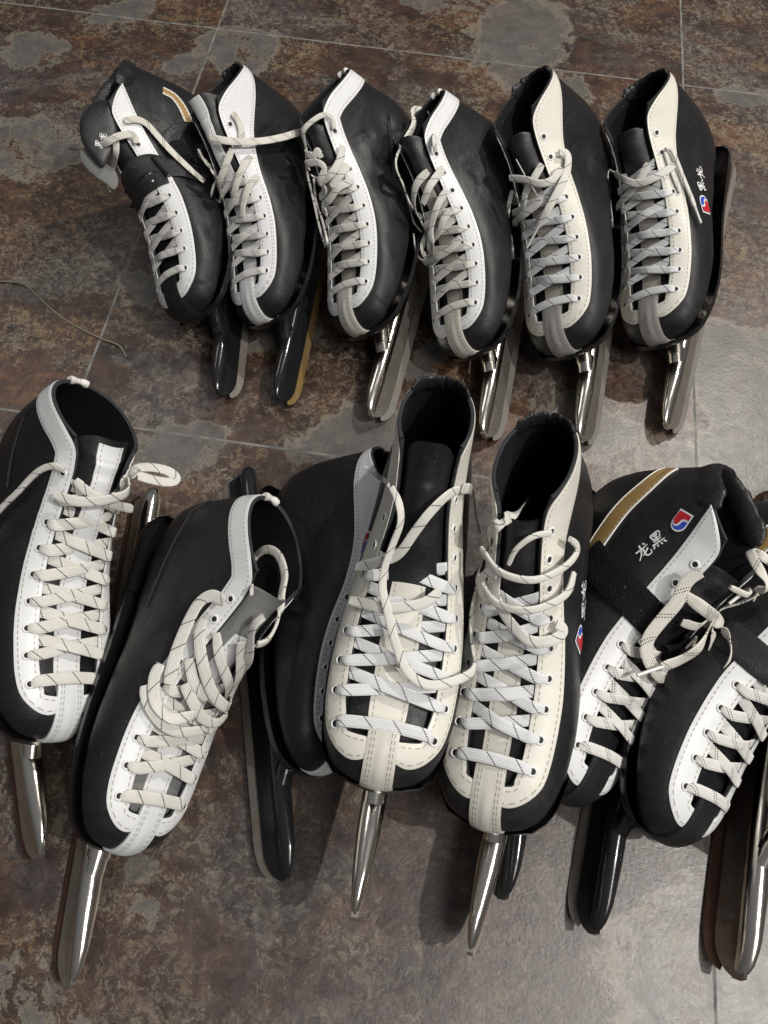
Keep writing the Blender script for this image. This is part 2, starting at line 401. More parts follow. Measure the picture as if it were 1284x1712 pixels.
def ruled(A, B, lift, side, nac):
    m=np.array([1,side,1.]); n=len(A); fr=np.linspace(0,1,nac); G=np.zeros((n,nac,3)); NN=np.zeros((n,nac,3))
    for i in range(n):
        for j,f in enumerate(fr):
            G[i,j],NN[i,j]=nearest((A[i]*(1-f)+B[i]*f)*m)
        G[i,0]=A[i]*m
    for _ in range(2): NN[1:-1]=unit(.25*NN[:-2]+.5*NN[1:-1]+.25*NN[2:])
    top=G+NN*lift; top[:,0]=G[:,0]+NN[:,0]*lift*.75; top[:,-1]=G[:,-1]+NN[:,-1]*lift*.75
    u=np.r_[0,np.cumsum(np.linalg.norm(np.diff(A,axis=0),axis=1))]; v=np.linalg.norm(G-G[:,:1],axis=2); w=v[:,-1:]-v
    UU=np.broadcast_to(u[:,None],v.shape); UV=np.stack([UU,v],2); UV2=np.stack([UU,w],2); mb=MB(); fl=side<0
    mb.grid(top,uv=UV,uv2=UV2,flip=fl)
    for j,f in ((0,True),(nac-1,False)):
        E=np.stack([top[:,j],G[:,j]-NN[:,j]*.0012],1); Z=np.zeros((n,2,2))+np.array([0,1.]); mb.grid(E,uv=Z,uv2=Z,flip=f^fl^True)
    for i,f in ((0,False),(n-1,True)):
        E=np.stack([top[i],G[i]-NN[i]*.0012],1); Z=np.zeros((nac,2,2))+np.array([0,1.]); mb.grid(E,uv=Z,uv2=Z,flip=f^fl^True)
    return mb

# ------------------------------------------------------------------ pixel <-> skate space (only to read positions off; every result is a real point on a surface)
def px_ray(x, y):
    d=np.array([(x-642)/F_PX,-(y-856)/F_PX,-1.0]); return CR@d
class Skate:
    def __init__(s, key, pose, sigma, var, label, group, opts=None):
        x,y,z,yaw,pit,rol,ls=pose; s.key=key; s.sg=sigma; s.var=var; s.o=opts or {}
        fx=np.array([math.sin(yaw),-math.cos(yaw),0]); lf=np.array([math.cos(yaw),math.sin(yaw),0]); up=np.array([0,0,1.])
        f2=math.cos(pit)*fx+math.sin(pit)*up; u2=-math.sin(pit)*fx+math.cos(pit)*up
        u3=math.cos(rol)*u2-math.sin(rol)*lf; l3=math.cos(rol)*lf+math.sin(rol)*u2
        s.R=np.stack([f2,l3,u3],1); s.scale=math.exp(ls)*H; s.pos=np.array([x,y,z])*H
        m=Matrix.Identity(4)
        for i in range(3):
            for j in range(3): m[i][j]=float(s.R[i,j]*s.scale)
        m.translation=Vector(s.pos)
        s.root=bpy.data.objects.new('speed_skate',None); COL.objects.link(s.root); s.root.empty_display_size=.03
        s.root.matrix_world=m
        s.root['label']=label; s.root['category']='skate'; s.root['group']=group
    def toloc(s, p): return (s.R.T@(np.asarray(p)-s.pos))/s.scale
    def project(s, q):
        p=s.pos+s.R@(np.asarray(q)*s.scale); c=CR.T@(p-np.array([0,0,H])); return 642+F_PX*c[0]/-c[2], 856-F_PX*c[1]/-c[2]
    def hit(s, x, y):
        """local hit on the closed last for a pixel"""
        d=px_ray(x,y); o=s.toloc([0,0,H]); dl=unit(s.R.T@d)
        loc,n,_,_=LAST.ray_cast(Vector(o),Vector(dl))
        if loc is None: return None
        n=np.array(n); 
        if n@dl>0: n=-n
        return np.array(loc),n
    def at(s, x, y, h=0.0, z=None):
        """pixel -> local point: on the last lifted by h, or at world height z"""
        if z is None:
            r=s.hit(x,y)
            if r is not None: return r[0]+r[1]*h, r[1]
            d=px_ray(x,y); o=s.toloc([0,0,H]); dl=unit(s.R.T@d)       # nearest approach
            best=None
            for t in np.linspace(.2,2.2,160):
                p=o+dl*t; q,n=nearest(p); dd=np.linalg.norm(p-q)
                if best is None or dd<best[0]: best=(dd,p,n)
            return best[1]+best[2]*0, best[2]
        d=px_ray(x,y); p=np.array([0,0,H])+d*((H-z)/-d[2]); return s.toloc(p), s.R.T@np.array([0,0,1.])
    def path(s, pts, n=60, h=0.0):
        P=[];N=[]
        for q in pts:
            hh=q[2] if len(q)>2 and q[2] is not None else h; z=q[3] if len(q)>3 else None
            p,nn=s.at(q[0],q[1],hh,z); P.append(p); N.append(nn)
        A,_=catmull(np.hstack([np.array(P),np.array(N)]),n); return A[:,:3],unit(A[:,3:])

# ------------------------------------------------------------------ parts of one skate
def vnoise(P, f, seed):
    from mathutils import noise
    return np.array([noise.noise(Vector(p)*f+Vector((seed*7.3,seed*3.1,seed))) for p in P.reshape(-1,3)]).reshape(P.shape[:-1])

def shell_grids(mb, wide, off, seed=0, wr=0.0, mi=0, ns=120, na=44, flip=False):
    s=np.concatenate([np.linspace(0,G0,12)**1.0]); a=np.linspace(-1,1,2*na-1)
    S,A=np.meshgrid(s,a,indexing='ij'); AA=A*np.interp(S,SG,TOT)
    P,N=pt(S,AA,off); mb.grid(P,mi=mi,flip=flip)
    s=np.linspace(G0,1,ns); q=np.linspace(0,1,na); S,Q=np.meshgrid(s,q,indexing='ij'); g=gap(S,wide); AA=g+(np.interp(S,SG,TOT)-g)*Q
    edge=[]
    for sd in (1,-1):
        P,N=pt(S,AA,off,sd)
        if wr>0:
            d=AA-g; mask=np.clip((d-.024)/.02,0,1)*np.clip((1.0-S)/.08,0,1)
            nz=vnoise(P*np.array([1,sd,1]),17,seed+sd)*.75+vnoise(P,42,seed+5*sd)*.35; cz=vnoise(P*np.array([.7,1,1.6]),24,seed+9*sd); crs=np.exp(-(cz/.045)**2)
            ank=np.exp(-((S-.66)/.13)**2)
            P=P+N*(-wr*np.maximum(nz+.12,0)*mask*(1+2.2*ank)-(.0004+.3*wr)*crs*mask*(.25+ank))[...,None]
        mb.grid(P,mi=mi,flip=flip^(sd<0)); edge.append(P)
    return edge

def boot_parts(S):
    o=S.o; va=S.var; wide=o.get('wide',{'A':.0265,'B':.0255,'C':.0255,'D':.0245}[va]); root=S.root; va=S.var; seed=o.get('seed',1)
    mb=MB(); shell_grids(mb,wide,0.0,seed,o.get('wr',.0016)); boot=mb.build('boot',M['black'],root)
    # lining with its raw edge
    mb=MB(); inn=shell_grids(mb,wide,-.0034,ns=70,na=24,flip=True)
    s=np.linspace(G0,1,120)
    for sd in (1,-1):
        g=gap(s,wide)
        o1,_=pt(s,g,.0004,sd); i1,_=pt(s,g,-.0034,sd); m1,_=pt(s,g-.0012,-.0015,sd)
        mb.grid(np.stack([o1,m1,i1],1),mi=1)
        q=np.linspace(0,1,40); a=gap(1.,wide)+(TOT[-1]-gap(1.,wide))*q
        o2,_=pt(np.full(40,1.),a,.0004,sd); i2,_=pt(np.full(40,1.),a,-.0034,sd); m2=(o2+i2)/2+np.array([0,0,.0012])
        mb.grid(np.stack([o2,m2,i2],1),mi=1)
    mb.build('lining',[M['lining'],M['edge']],root)
    # sole: thin glossy plate following the outline
    xs=np.concatenate([[.2805,.278,.273],np.linspace(.264,.008,38),[-.003,-.012,-.020,-.0255]])
    wz=np.interp(xs,PR[0][:130][::-1],PR[4][:130][::-1]); bz=np.interp(xs,PR[0][:130][::-1],PR[1][:130][::-1])
    wz=np.where(xs>.27,np.interp(xs,[.27,.274,.2775,.2805],[.0365,.030,.019,.003]),wz); wz=np.where(xs<.004,wz*np.sqrt(np.clip(1-((.004-xs)/.0315)**2,.02,1)),wz)
    wz=wz*np.interp(xs,[-.03,.0,.08,.2,.28],[.86,.84,.86,.94,.985])+.0010; bz=np.where(xs>.262,.0708+(xs-.262)*.3,np.minimum(bz,.0735))
    prof=[(-1,0.004),(-1.0,-.001),(-.93,-.0045),(0,-.0055),(.93,-.0045),(1.0,-.001),(1,.004)]
    G=np.stack([np.stack([xs,a*(wz+.0008),bz+b],1) for a,b in prof],1)
    mb=MB(); mb.grid(G); mb.face(G[0]); mb.face(G[-1][::-1])
    # heel block
    hx=np.linspace(-.022,.058,12); hw=np.interp(hx,xs[::-1],wz[::-1])*.93
    hp=[(-1,-.002),(-.97,-.009),(0,-.0095),(.97,-.009),(1,-.002)]
    G=np.stack([np.stack([hx,a*hw,.0695+b*np.interp(hx,[-.01,.045,.062],[1,1,.45])],1) for a,b in hp],1); mb.grid(G,flip=True); mb.face(G[0]); mb.face(G[-1][::-1])
    mb.build('sole',M['sole'],root)
    # facings
    E,t=edge_path(wide); L=t[-1]; ithr=np.argmin(np.abs(E[:,0]-.0915)+(E[:,1]>.04)*9); tt=t[ithr]; S.E=E; S.t=t; S.tt=tt
    fm={'A':M['white'],'B':M['cream'],'C':M['white'],'D':M['white2']}[va]
    facings={}
    cuts=dict(A=(L-.001,[(0,.008),(.006,.014),(.014,.019),(.08,.0205),(tt,.021),(L,.021)]),
              B=(tt+(L-tt)*o.get('fend',1.0),[(0,.010),(.007,.0165),(.02,.022),(.10,.0245),(.16,.028),(tt,.036),(tt+.02,.041),(L,.041)]),
              C=(tt+(L-tt)*.42,[(0,.012),(.007,.019),(.02,.0235),(.10,.0245),(.15,.0240),(tt-.03,.027),(tt,.029),(tt+.020,.022),(tt+.055,.004),(L,.004)]),
              D=(tt+(L-tt)*.70,[(0,.010),(.007,.0165),(.02,.021),(.10,.022),(.15,.021),(tt-.005,.027),(tt+.02,.038),(tt+.045,.040),(L,.040)]))
    end,wp=cuts[va]
    if va!='A': end=tt+(L-tt)*dict(B=.74,C=.40,D=.86)[va]*(o.get('fend',1.0) if va=='B' else 1)
    sel=t<=end; P=E[sel]; tk=t[sel]; W=np.interp(tk,[a for a,b in wp],[b for a,b in wp]); W=_sm(W)
    for sd in (1,-1):
        t1,frac,bulge=dict(A=(.150,1.0,0),B=(.150,.74,.004),C=(.150,.40,.002),D=(.135,.86,-.005))[va]
        te=tt+(L-tt)*frac*(o.get('fend',1.0) if va=='B' else 1)-(.001 if va=='A' else 0); sel=t<=te; A=E[sel]; tk=t[sel]
        Wb=_sm(np.interp(tk,[a for a,b in wp],[b for a,b in wp]))*o.get('fw',1.0); O=np.zeros_like(A)
        T=unit(np.gradient(A,axis=0))
        for i_ in range(len(A)):
            q,nn=nearest(A[i_]); d=unit(np.cross(T[i_],nn)); O[i_]=nearest(A[i_]+d*Wb[i_])[0]
        i1=int(np.searchsorted(tk,t1)); 
        for _ in range(25): O[1:i1]=.25*O[:i1-1]+.5*O[1:i1]+.25*O[2:i1+1]
        if va=='A':
            ia,ib=int(np.searchsorted(tk,tt-.03)),int(np.searchsorted(tk,tt+.03))
            for _ in range(30): O[ia:ib]=.25*O[ia-1:ib-1]+.5*O[ia:ib]+.25*O[ia+1:ib+1]
            O[-1,1]=0; facings[sd]=ruled(A,O,.0015,sd,9).build('facing',fm,root); continue
        dirn=unit(O[i1]-O[i1-8]); endp=A[-1]+np.array([0,0,-.0035])*(va!='C'); n2=len(A)-i1
        f=np.linspace(0,1,n2); l=np.linalg.norm(endp-O[i1]); p1=O[i1]+dirn*l*.45; side_=unit(np.cross(unit(endp-O[i1]),nearest((endp+O[i1])/2)[1]))
        p2=endp+(O[i1]-endp)*.25+side_*(-bulge)
        bz=((1-f)**3)[:,None]*O[i1]+(3*(1-f)**2*f)[:,None]*p1+(3*(1-f)*f**2)[:,None]*p2+(f**3)[:,None]*endp
        O[i1:]=bz
        facings[sd]=ruled(A,O,.0015,sd,10).build('facing',fm,root)
    S.facing=facings
    # eyelets
    n=o.get('ne',9); e0=o.get('e0',.030); de=o.get('de',.0217)
    eo=o.get('eo',.0088); S.ey={1:[],-1:[]}; S.ed={1:[],-1:[]}
    for k in range(n):
        tk_=e0+de*k
        if tk_>tt+.010: break
        p=np.array([np.interp(tk_,t,E[:,i]) for i in range(3)]); p2=np.array([np.interp(tk_+.002,t,E[:,i]) for i in range(3)])
        q,nn=nearest(p); d=unit(np.cross(unit(p2-p),nn))
        for sd in (1,-1):
            m=np.array([1,sd,1]); c,nc=nearest((p+d*eo)*m); S.ey[sd].append((c+nc*.0016,nc,tk_)); S.ed[sd].append((p*m,nn*m,d*m))
    for sd in (1,-1):
        for (c,nc,_) in S.ey[sd]:
            e=bpy.data.objects.new('eyelet',EYE); COL.objects.link(e); e.parent=facings[sd]
            z=Vector(nc); e.matrix_local=Matrix.Translation(Vector(c))@z.to_track_quat('Z','Y').to_matrix().to_4x4()
    # tongue
    s=np.linspace(.112,o.get('tend',.84),60); fr=np.linspace(-1,1,17); SS,FF=np.meshgrid(s,fr,indexing='ij'); AA=FF*(gap(SS,wide)+.006)
    P,N=pt(SS,AA,-.0052-.001*np.abs(FF)); P[...,2]+=.0007*np.sin(SS*60)*np.cos(FF*2)
    ext=o.get('tongue',.030); ne=12; base=P[-1]; dirv=unit(P[-1,8]-P[-6,8]); lean=o.get('lean',(.2,0,0))
    rows=[]
    for i in range(1,ne+1):
        f=i/ne; cy=1-(np.abs(fr[:,None])**2.6)*.55
        r=base.copy(); r=r+dirv*ext*f*cy+np.array(lean)*ext*f*f; r[:,1]*=(1+.06*f-.10*f**4)
        rows.append(r)
    P=np.concatenate([P,np.array(rows)],0)
    mb=MB(); mb.grid(P); thick=unit(np.cross(P[:,9]-P[:,7],np.gradient(P[:,8],axis=0)))
    mb.grid(P-np.array([.6,0,.8])*.0028,flip=True)
    top=np.stack([P[-1],P[-1]-np.array([.6,0,.8])*.0028],1); mb.grid(top)
    for j in (0,-1): mb.grid(np.stack([P[:,j],P[:,j]-np.array([.6,0,.8])*.0028],1))
    tg=mb.build('tongue',M[o.get('tmat','black')],root); S.tongue=tg; S.tp=P
    sm=o.get('tstrip','cream_tan')
    if sm:
        n2=int(o.get('tsl',.60)*len(P)); c=P[:n2,8]; hw=.0105
        cols=[P[:n2,8+j]*(1-0)+np.array([.6,0,.8])*.0009 for j in (-3,-2,-1,0,1,2,3)]
        G=np.stack(cols,1); u=np.r_[0,np.cumsum(np.linalg.norm(np.diff(G[:,3],axis=0),axis=1))]; v=np.linalg.norm(G-G[:,:1],axis=2)
        UV=np.stack([np.broadcast_to(u[:,None],v.shape),v],2); UV2=np.stack([UV[...,0],v[:,-1:]-v],2)
        mb=MB(); mb.grid(G,uv=UV,uv2=UV2); 
        for j in (0,-1): mb.grid(np.stack([G[:,j],G[:,j]-np.array([.6,0,.8])*.0012],1))
        mb.build('tongue_strip',M[sm],tg)
    # toe strap
    if True:
        pts=np.array([(.266,0,.0725),(.2740,0,.077),(.2800,0,.0860),(.2765,0,.0995),(.2665,0,.1095),(.252,0,.1155),(.2420,0,.1190)]); pts,_=catmull(pts,44)
        sm_={'A':'strap_white','B':'strap_cream','D':'strap_white','C':'toe_black'}[va]
        w0=np.interp(np.linspace(0,1,44),[0,.5,.8,1],[.0125,.0118,.0115,.0112])
        w0=w0*(1.25 if va=='C' else 1); strip(pts,w0,w0,.0024,1,9).build('toe_strap',M[o.get('toemat',sm_)],root)
    # collar
    if va in 'BCD':
        k0=end-.006
        sel=t>=k0; P=E[sel]; P=np.concatenate([P,(P*np.array([1,-1,1]))[::-1][1:]]); P,tt_=catmull(P,130)
        f=np.linspace(0,1,130); r0=o.get('pad',.0046); r=r0*np.minimum(1,.45+np.minimum(f,1-f)*9)
        r=r*(1+.035*np.sin(f*70+seed)+.05*np.sin(f*31+2*seed)); P=P+np.array([0,0,.0005])
        ctr=P.mean(0); inn_=unit((ctr-P)*np.array([1,1,0])); P=P+inn_*.0022
        mb=MB(); n=16; T=unit(np.gradient(P,axis=0)); up=np.array([0,0,1.]); A=unit(np.cross(T,up)); B=np.cross(A,T); th=np.linspace(0,2*np.pi,n,endpoint=False)
        G=P[:,None]+r[:,None,None]*(.62*np.cos(th)[None,:,None]*A[:,None]+1.6*np.sin(th)[None,:,None]*B[:,None])
        G+= (vnoise(G*np.array([1,1,.4]),120 if va=='C' else 190,seed)*(.0005 if va=='C' else .0010))[...,None]*unit(G-P[:,None])
        mb.grid(G,close_v=True); mb.face(G[0]); mb.face(G[-1][::-1]); mb.build('collar_pad',M['black_soft'],root)
    if va=='A':
        mb=MB(); P=E[t>L-.009]; P=np.concatenate([P,(P*np.array([1,-1,1]))[::-1][1:]]); P,_=catmull(P,24); P=P+np.array([0,0,.001])
        tube(mb,P,.0034+.0005*np.sin(np.linspace(0,9,24)),10); mb.build('pull_tab',M['piping'],root)
    if o.get('backpipe'):
        s=np.linspace(.80,.995,30); P,_=pt(s,np.interp(s,SG,TOT),.0006); P[:,1]=0; mb=MB(); tube(mb,P,.0010,6); mb.build('piping',M['piping'],root)

def blade_parts(S):
    o=S.o; root=S.root; fr=M[o.get('frame','chrome')]; bm=M[o.get('steel','steel')]
    fx=o.get('fx',0.0)                     # front end shift
    def poly(name, pts, hw, mat, par=root):
        pts=np.array(pts); mb=MB(); A=np.stack([pts[:,0],np.full(len(pts),hw),pts[:,1]],1); B=A*np.array([1,-1,1])
        mb.face(A[::-1]); mb.face(B); G=np.stack([A,B],1); mb.grid(G,close_u=True); return mb.build(name,mat,par,smooth=False)
    xs=list(np.linspace(-.058,.325+fx,14)); n=16
    front=[(.325+fx+.0345*math.sin(a),.020-.0195*math.cos(a)) for a in np.linspace(0,1.45,n)]
    rear=[(-.058-.010*math.sin(a),.016-.0155*math.cos(a)) for a in np.linspace(1.5,.1,6)]
    hm=fr if o.get('frame')=='paint' else (M['steel_dark'] if S.key=='R3' else M['holder'])
    bl=poly('blade',rear+[(x,.0003) for x in xs]+front+[(.352+fx,.020),(-.063,.020)],.0007,bm)
    ho=poly('blade_holder',[(-.062,.0120),*[(.333+fx+.0292*math.sin(a),.0345-.0225*math.cos(a)) for a in np.linspace(0,1.5,12)],(.360+fx,.0372),(.340+fx,.0372),(-.066,.036)],.0024,hm)
    # tube: a round rod whose nose is pinched to a vertical edge and cut obliquely
    x=np.concatenate([[-.072,-.0715,-.070,-.066,-.058],np.linspace(-.043,.262+fx,22),np.linspace(.272+fx,.362+fx,16)])
    R0=.0098; ry=np.interp(x,[-.072,-.070,-.066,-.059,.268+fx,.30+fx,.330+fx,.350+fx,.362+fx],[.001,.0045,.007,R0,R0,.0094,.0072,.0044,.0013])
    zt=np.interp(x,[-.072,-.068,-.059,.30+fx,.335+fx,.350+fx,.358+fx,.362+fx],[.040,.0465,.0478,.0478,.0465,.0430,.0385,.0330])
    zb=np.interp(x,[-.072,-.064,.30+fx,.34+fx,.362+fx],[.034,.0290,.0290,.0285,.0270])
    th=np.linspace(0,2*np.pi,20,endpoint=False); G=np.stack([np.stack([x,ry*math.cos(a),(zt+zb)/2+(zt-zb)/2*math.sin(a)],1) for a in th],1)
    mb=MB(); mb.grid(G,close_v=True); mb.face(G[0]); mb.face(G[-1][::-1]); tb=mb.build('tube',fr,root)
    # struts and cups
    def strut(P,r,ring=None,name='strut'):
        mb=MB(); P,_=catmull(np.array(P),16); tube(mb,P,np.linspace(r*1.08,r,16),18)
        st=mb.build(name,fr,root)
        bchild.append(st)
        if ring: 
            mb=MB(); i=int(ring*15); T=unit(P[min(i+1,15)]-P[i-1]); tube(mb,[P[i]-T*.0035,P[i]+T*.0035],r*1.14,18); mb.build('sleeve',fr,st)
    bchild=[bl,ho,tb]
    strut([(.216,0,.067),(.240,0,.059),(.262,0,.049),(.279+fx,0,.0405)],.0088,.86)
    strut([(.040,0,.062),(.034,0,.052),(.032,0,.041)],.0095)
    strut([(.082,0,.067),(.062,0,.052),(.050,0,.041)],.0070)
    for cx,lx,ly in ((.200,.036,.026),(.040,.030,.022)):
        th=np.linspace(0,2*np.pi,24,endpoint=False); mb=MB(); rr=[(1,.0670),(1.02,.0650),(.96,.0630),(.40,.0600),(.3,.055)]
        G=np.stack([np.stack([cx+lx*k*np.cos(th),ly*k*np.sin(th),np.full(24,z-(.0 if cx>.1 else .006))],1) for k,z in rr],0); mb.grid(G,close_v=True,flip=True); mb.face(G[0]); bchild.append(mb.build('mount_plate',fr,root))
    if o.get('byaw'):
        R=Matrix.Translation((.14,0,0))@Matrix.Rotation(o['byaw'],4,'Z')@Matrix.Translation((-.14,0,0))
        for c in bchild: c.matrix_local=R

def eyelet_mesh():
    mb=MB(); R,r=.0031,.00085; a=np.linspace(0,2*np.pi,18,endpoint=False); b=np.linspace(0,2*np.pi,7,endpoint=False)
    A,B=np.meshgrid(a,b,indexing='ij'); G=np.stack([(R+r*np.cos(B))*np.cos(A),(R+r*np.cos(B))*np.sin(A),r*.75*np.sin(B)+.0001],2); mb.grid(G,close_u=True,close_v=True)
    mb.face([(R*math.cos(x),R*math.sin(x),.00012) for x in a],1)
    o=mb.build('eyelet_proto',[M['ring'],M['hole']]); me=o.data; me.name='eyelet'; bpy.data.objects.remove(o); return me
EYE=eyelet_mesh()

def crisscross(S, mb, n, mb2=None, bar=True):
    """the laced zigzag; every eyelet sends a run over its facing and the gap, diving under the other facing"""
    rnd=random.Random(S.o.get('seed',1)); wid=S.o.get('lw',.0092)
    if bar:
        a,na,_=S.ey[1][0]; b,nb,_=S.ey[-1][0]; ea=S.ed[1][0][0]; eb=S.ed[-1][0][0]
        P=np.array([a-na*.0016,a+na*.0016+unit(b-a)*.003,ea+na*.0034,(ea+eb)/2+np.array([.1,0,1])*.0062,eb+nb*.0034,b+nb*.0016+unit(a-b)*.003,b-nb*.0016])
        N=np.array([na,na,na,(na+nb)/2,nb,nb,nb]); Q,_=catmull(np.hstack([P,N]),34); k=np.minimum(np.arange(34),np.arange(34)[::-1])/5
        ribbon(mb,Q[:,:3],Q[:,3:],wid*np.clip(.62+k*.38,0,1))
    for k in range(1,n):
        for sd in ((1,-1) if (k%2) else (-1,1)):
            c,nc,_=S.ey[sd][k]; e,ne_,d=S.ed[sd][k]; kk=min(k+1,len(S.ed[sd])-1)
            e2a,n2a,d2=S.ed[-sd][k]; e2b,n2b,_=S.ed[-sd][kk]; f=.62+rnd.uniform(-.12,.12)
            if kk==k: continue
            e2=e2a*(1-f)+e2b*f; n2=unit(n2a*(1-f)+n2b*f)
            mid=(e+e2)/2; nm=unit(ne_+n2); lift=(.0050 if (sd>0)^(k%2==0) else .0030)+rnd.uniform(-.0006,.001)
            sag=rnd.uniform(-.0015,.0015)
            tw=unit(e2-c)
            P=np.array([c-nc*.0018,c+nc*.0012+unit(e-c)*.0018,e*.8+c*.2+ne_*.0036,e+tw*.004+ne_*.0036,mid+nm*lift+np.array([sag,0,sag]),e2-tw*.004+n2*.0002,e2+tw*.002-n2*.0026,e2+d2*.004-n2*.0050])
            N=np.array([nc,nc,ne_,ne_,nm+np.array([rnd.uniform(-.2,.2),0,0]),n2,n2,n2]); Q,_=catmull(np.hstack([P,N]),40)
            ww=wid*np.clip(.60+np.arange(40)/7*.4,0,1)*rnd.uniform(.94,1.05)
            ribbon(mb,Q[:,:3],Q[:,3:],ww,.0013,u0=rnd.uniform(0,.02))

def loops(S, mb, runs, agl=None):
    """loose runs: list of (pixels, options)"""
    rnd=random.Random(S.o.get('seed',1)*3+1)
    for run in runs:
        pts,op=(run if isinstance(run,tuple) else (run,{})); n=max(30,len(pts)*12)
        h=op.get('h',.006); hs=[(q[0],q[1],(q[2] if len(q)>2 else h)) if len(q)<4 else q for q in pts]
        P,N=S.path(hs,n); 
        for _ in range(op.get('smooth',6)): P[1:-1]=.25*P[:-2]+.5*P[1:-1]+.25*P[2:]; N[1:-1]=unit(.25*N[:-2]+.5*N[1:-1]+.25*N[2:])
        tw=np.interp(np.linspace(0,1,n),np.linspace(0,1,len(op.get('tw',[0,0]))),np.radians(op.get('tw',[0,0])))
        T=unit(np.gradient(P,axis=0)); B=unit(np.cross(N,T)); N2=N*np.cos(tw)[:,None]+B*np.sin(tw)[:,None]
        w_=op.get('w',.0082); th=op.get('th',.0015)
        ribbon(mb,P,N2,np.interp(np.linspace(0,1,n),[0,.06,.94,1],[w_*.75,w_,w_,w_*.8]) if not op.get('cord') else w_,th,u0=rnd.uniform(0,.02))
        if op.get('aglet'):
            D=unit(P[-1]-P[-3]); L=op['aglet']
            tube(mb,[P[-1]-D*.002,P[-1]+D*L*.3,P[-1]+D*L],.0015,8,mi=1)

def decal(S, px, direction, shapes, name, mats, size):
    """flat artwork wrapped on the shell. px centre, direction = pixel vector of the artwork's up"""
    c,n=S.at(*px); u,_=S.at(px[0]+direction[0],px[1]+direction[1]); ey=u-c; ey=unit(ey-n*(ey@n)); ex=np.cross(ey,n)
    mb=MB()
    for k,(tris,verts,mi,lift) in enumerate(shapes):
        V=[]
        for (x,y) in verts:
            q,nn=nearest(c+ex*x*size+ey*y*size); V.append(q+nn*lift)
        b=len(mb.v); mb.v+=[tuple(v) for v in V]
        for t in tris: mb.f.append([b+i for i in t]); mb.mi.append(mi); mb.uv+=[(0,0)]*len(t); mb.uv2+=[(0,0)]*len(t)
    return mb.build(name,mats,S.root,smooth=False)

def tess(poly):
    from mathutils.geometry import tessellate_polygon
    t=tessellate_polygon([[Vector((x,y,0)) for x,y in poly]]); return [list(a) for a in t]
def arch(sc_, dy=0):
    P=[(-.5,-.62),(.5,-.62),(.5,.12)]+[(.5*math.cos(a),.12+.5*math.sin(a)) for a in np.linspace(.1,math.pi-.1,14)]+[(-.5,.12)]
    return [(x*sc_,y*sc_+dy) for x,y in P]
def dense(poly, k=4):
    out=[]
    for i,(a,b) in enumerate(zip(poly,poly[1:]+poly[:1])):
        for j in range(k): out.append((a[0]+(b[0]-a[0])*j/k,a[1]+(b[1]-a[1])*j/k))
    return out
def logo_shapes(mirror=1):
    fx=lambda P:[(x*mirror,y) for x,y in P]
    white=fx(arch(1.0)); blue=fx(arch(.84))
    sw=[(-.42,-.52),(.42,-.52),(.42,.20)]+[(.17+.25*math.cos(a),.12+.25*math.sin(a)) for a in np.linspace(.3,math.pi-.2,8)]+[(-.12,-.02),(-.20,-.10),(-.42,-.12)]
    red=[(-.42,-.52),(.42,-.52),(.42,.12)]+[(.19+.17*math.cos(a),.10+.17*math.sin(a)) for a in np.linspace(.1,math.pi,8)]+[(-.02,-.10),(-.16,-.22),(-.42,-.23)]
    out=[]
    for k,(P,mi) in enumerate(((white,2),(blue,0),(fx(sw),2),(fx(red),1))): out.append((tess(P),P,mi,.0008+.00025*k))
    return out
STROKES={'黑':[[(-.30,.48),(-.27,.10)],[(-.30,.46),(.30,.50),(.27,.12)],[(-.27,.12),(.27,.13)],[(-.14,.40),(-.09,.27)],[(.14,.41),(.08,.27)],[(0,.48),(.01,.1),(0,-.22)],[(-.28,-.04),(.28,-.01)],[(-.46,-.24),(.46,-.20)],[(-.36,-.33),(-.46,-.50)],[(-.13,-.34),(-.16,-.50)],[(.11,-.34),(.17,-.50)],[(.32,-.32),(.48,-.50)]],
'龙':[[(-.46,.14),(0,.19),(.46,.27)],[(-.04,.52),(-.07,.15),(-.20,-.18),(-.46,-.48)],[(.08,.2),(.07,-.22),(.14,-.42),(.34,-.44),(.48,-.36),(.47,-.16)],[(.38,.04),(.16,-.14),(-.12,-.30)],[(.20,.50),(.33,.36)]],
'w':[[(-.5,.3),(-.35,-.3),(-.2,.2),(-.05,-.3),(.15,.4),(.05,-.2)],[(.1,.1),(.45,.3)],[(.2,.4),(.35,-.4),(.5,.1)]]}
def bvh_near(ob):
    t=BVHTree.FromPolygons([v.co for v in ob.data.vertices],[list(p.vertices) for p in ob.data.polygons])
    def f(p, d=None):
        q,n,_,_=t.find_nearest(Vector(p)); return np.array(q),np.array(n)
    f.t=t; return f
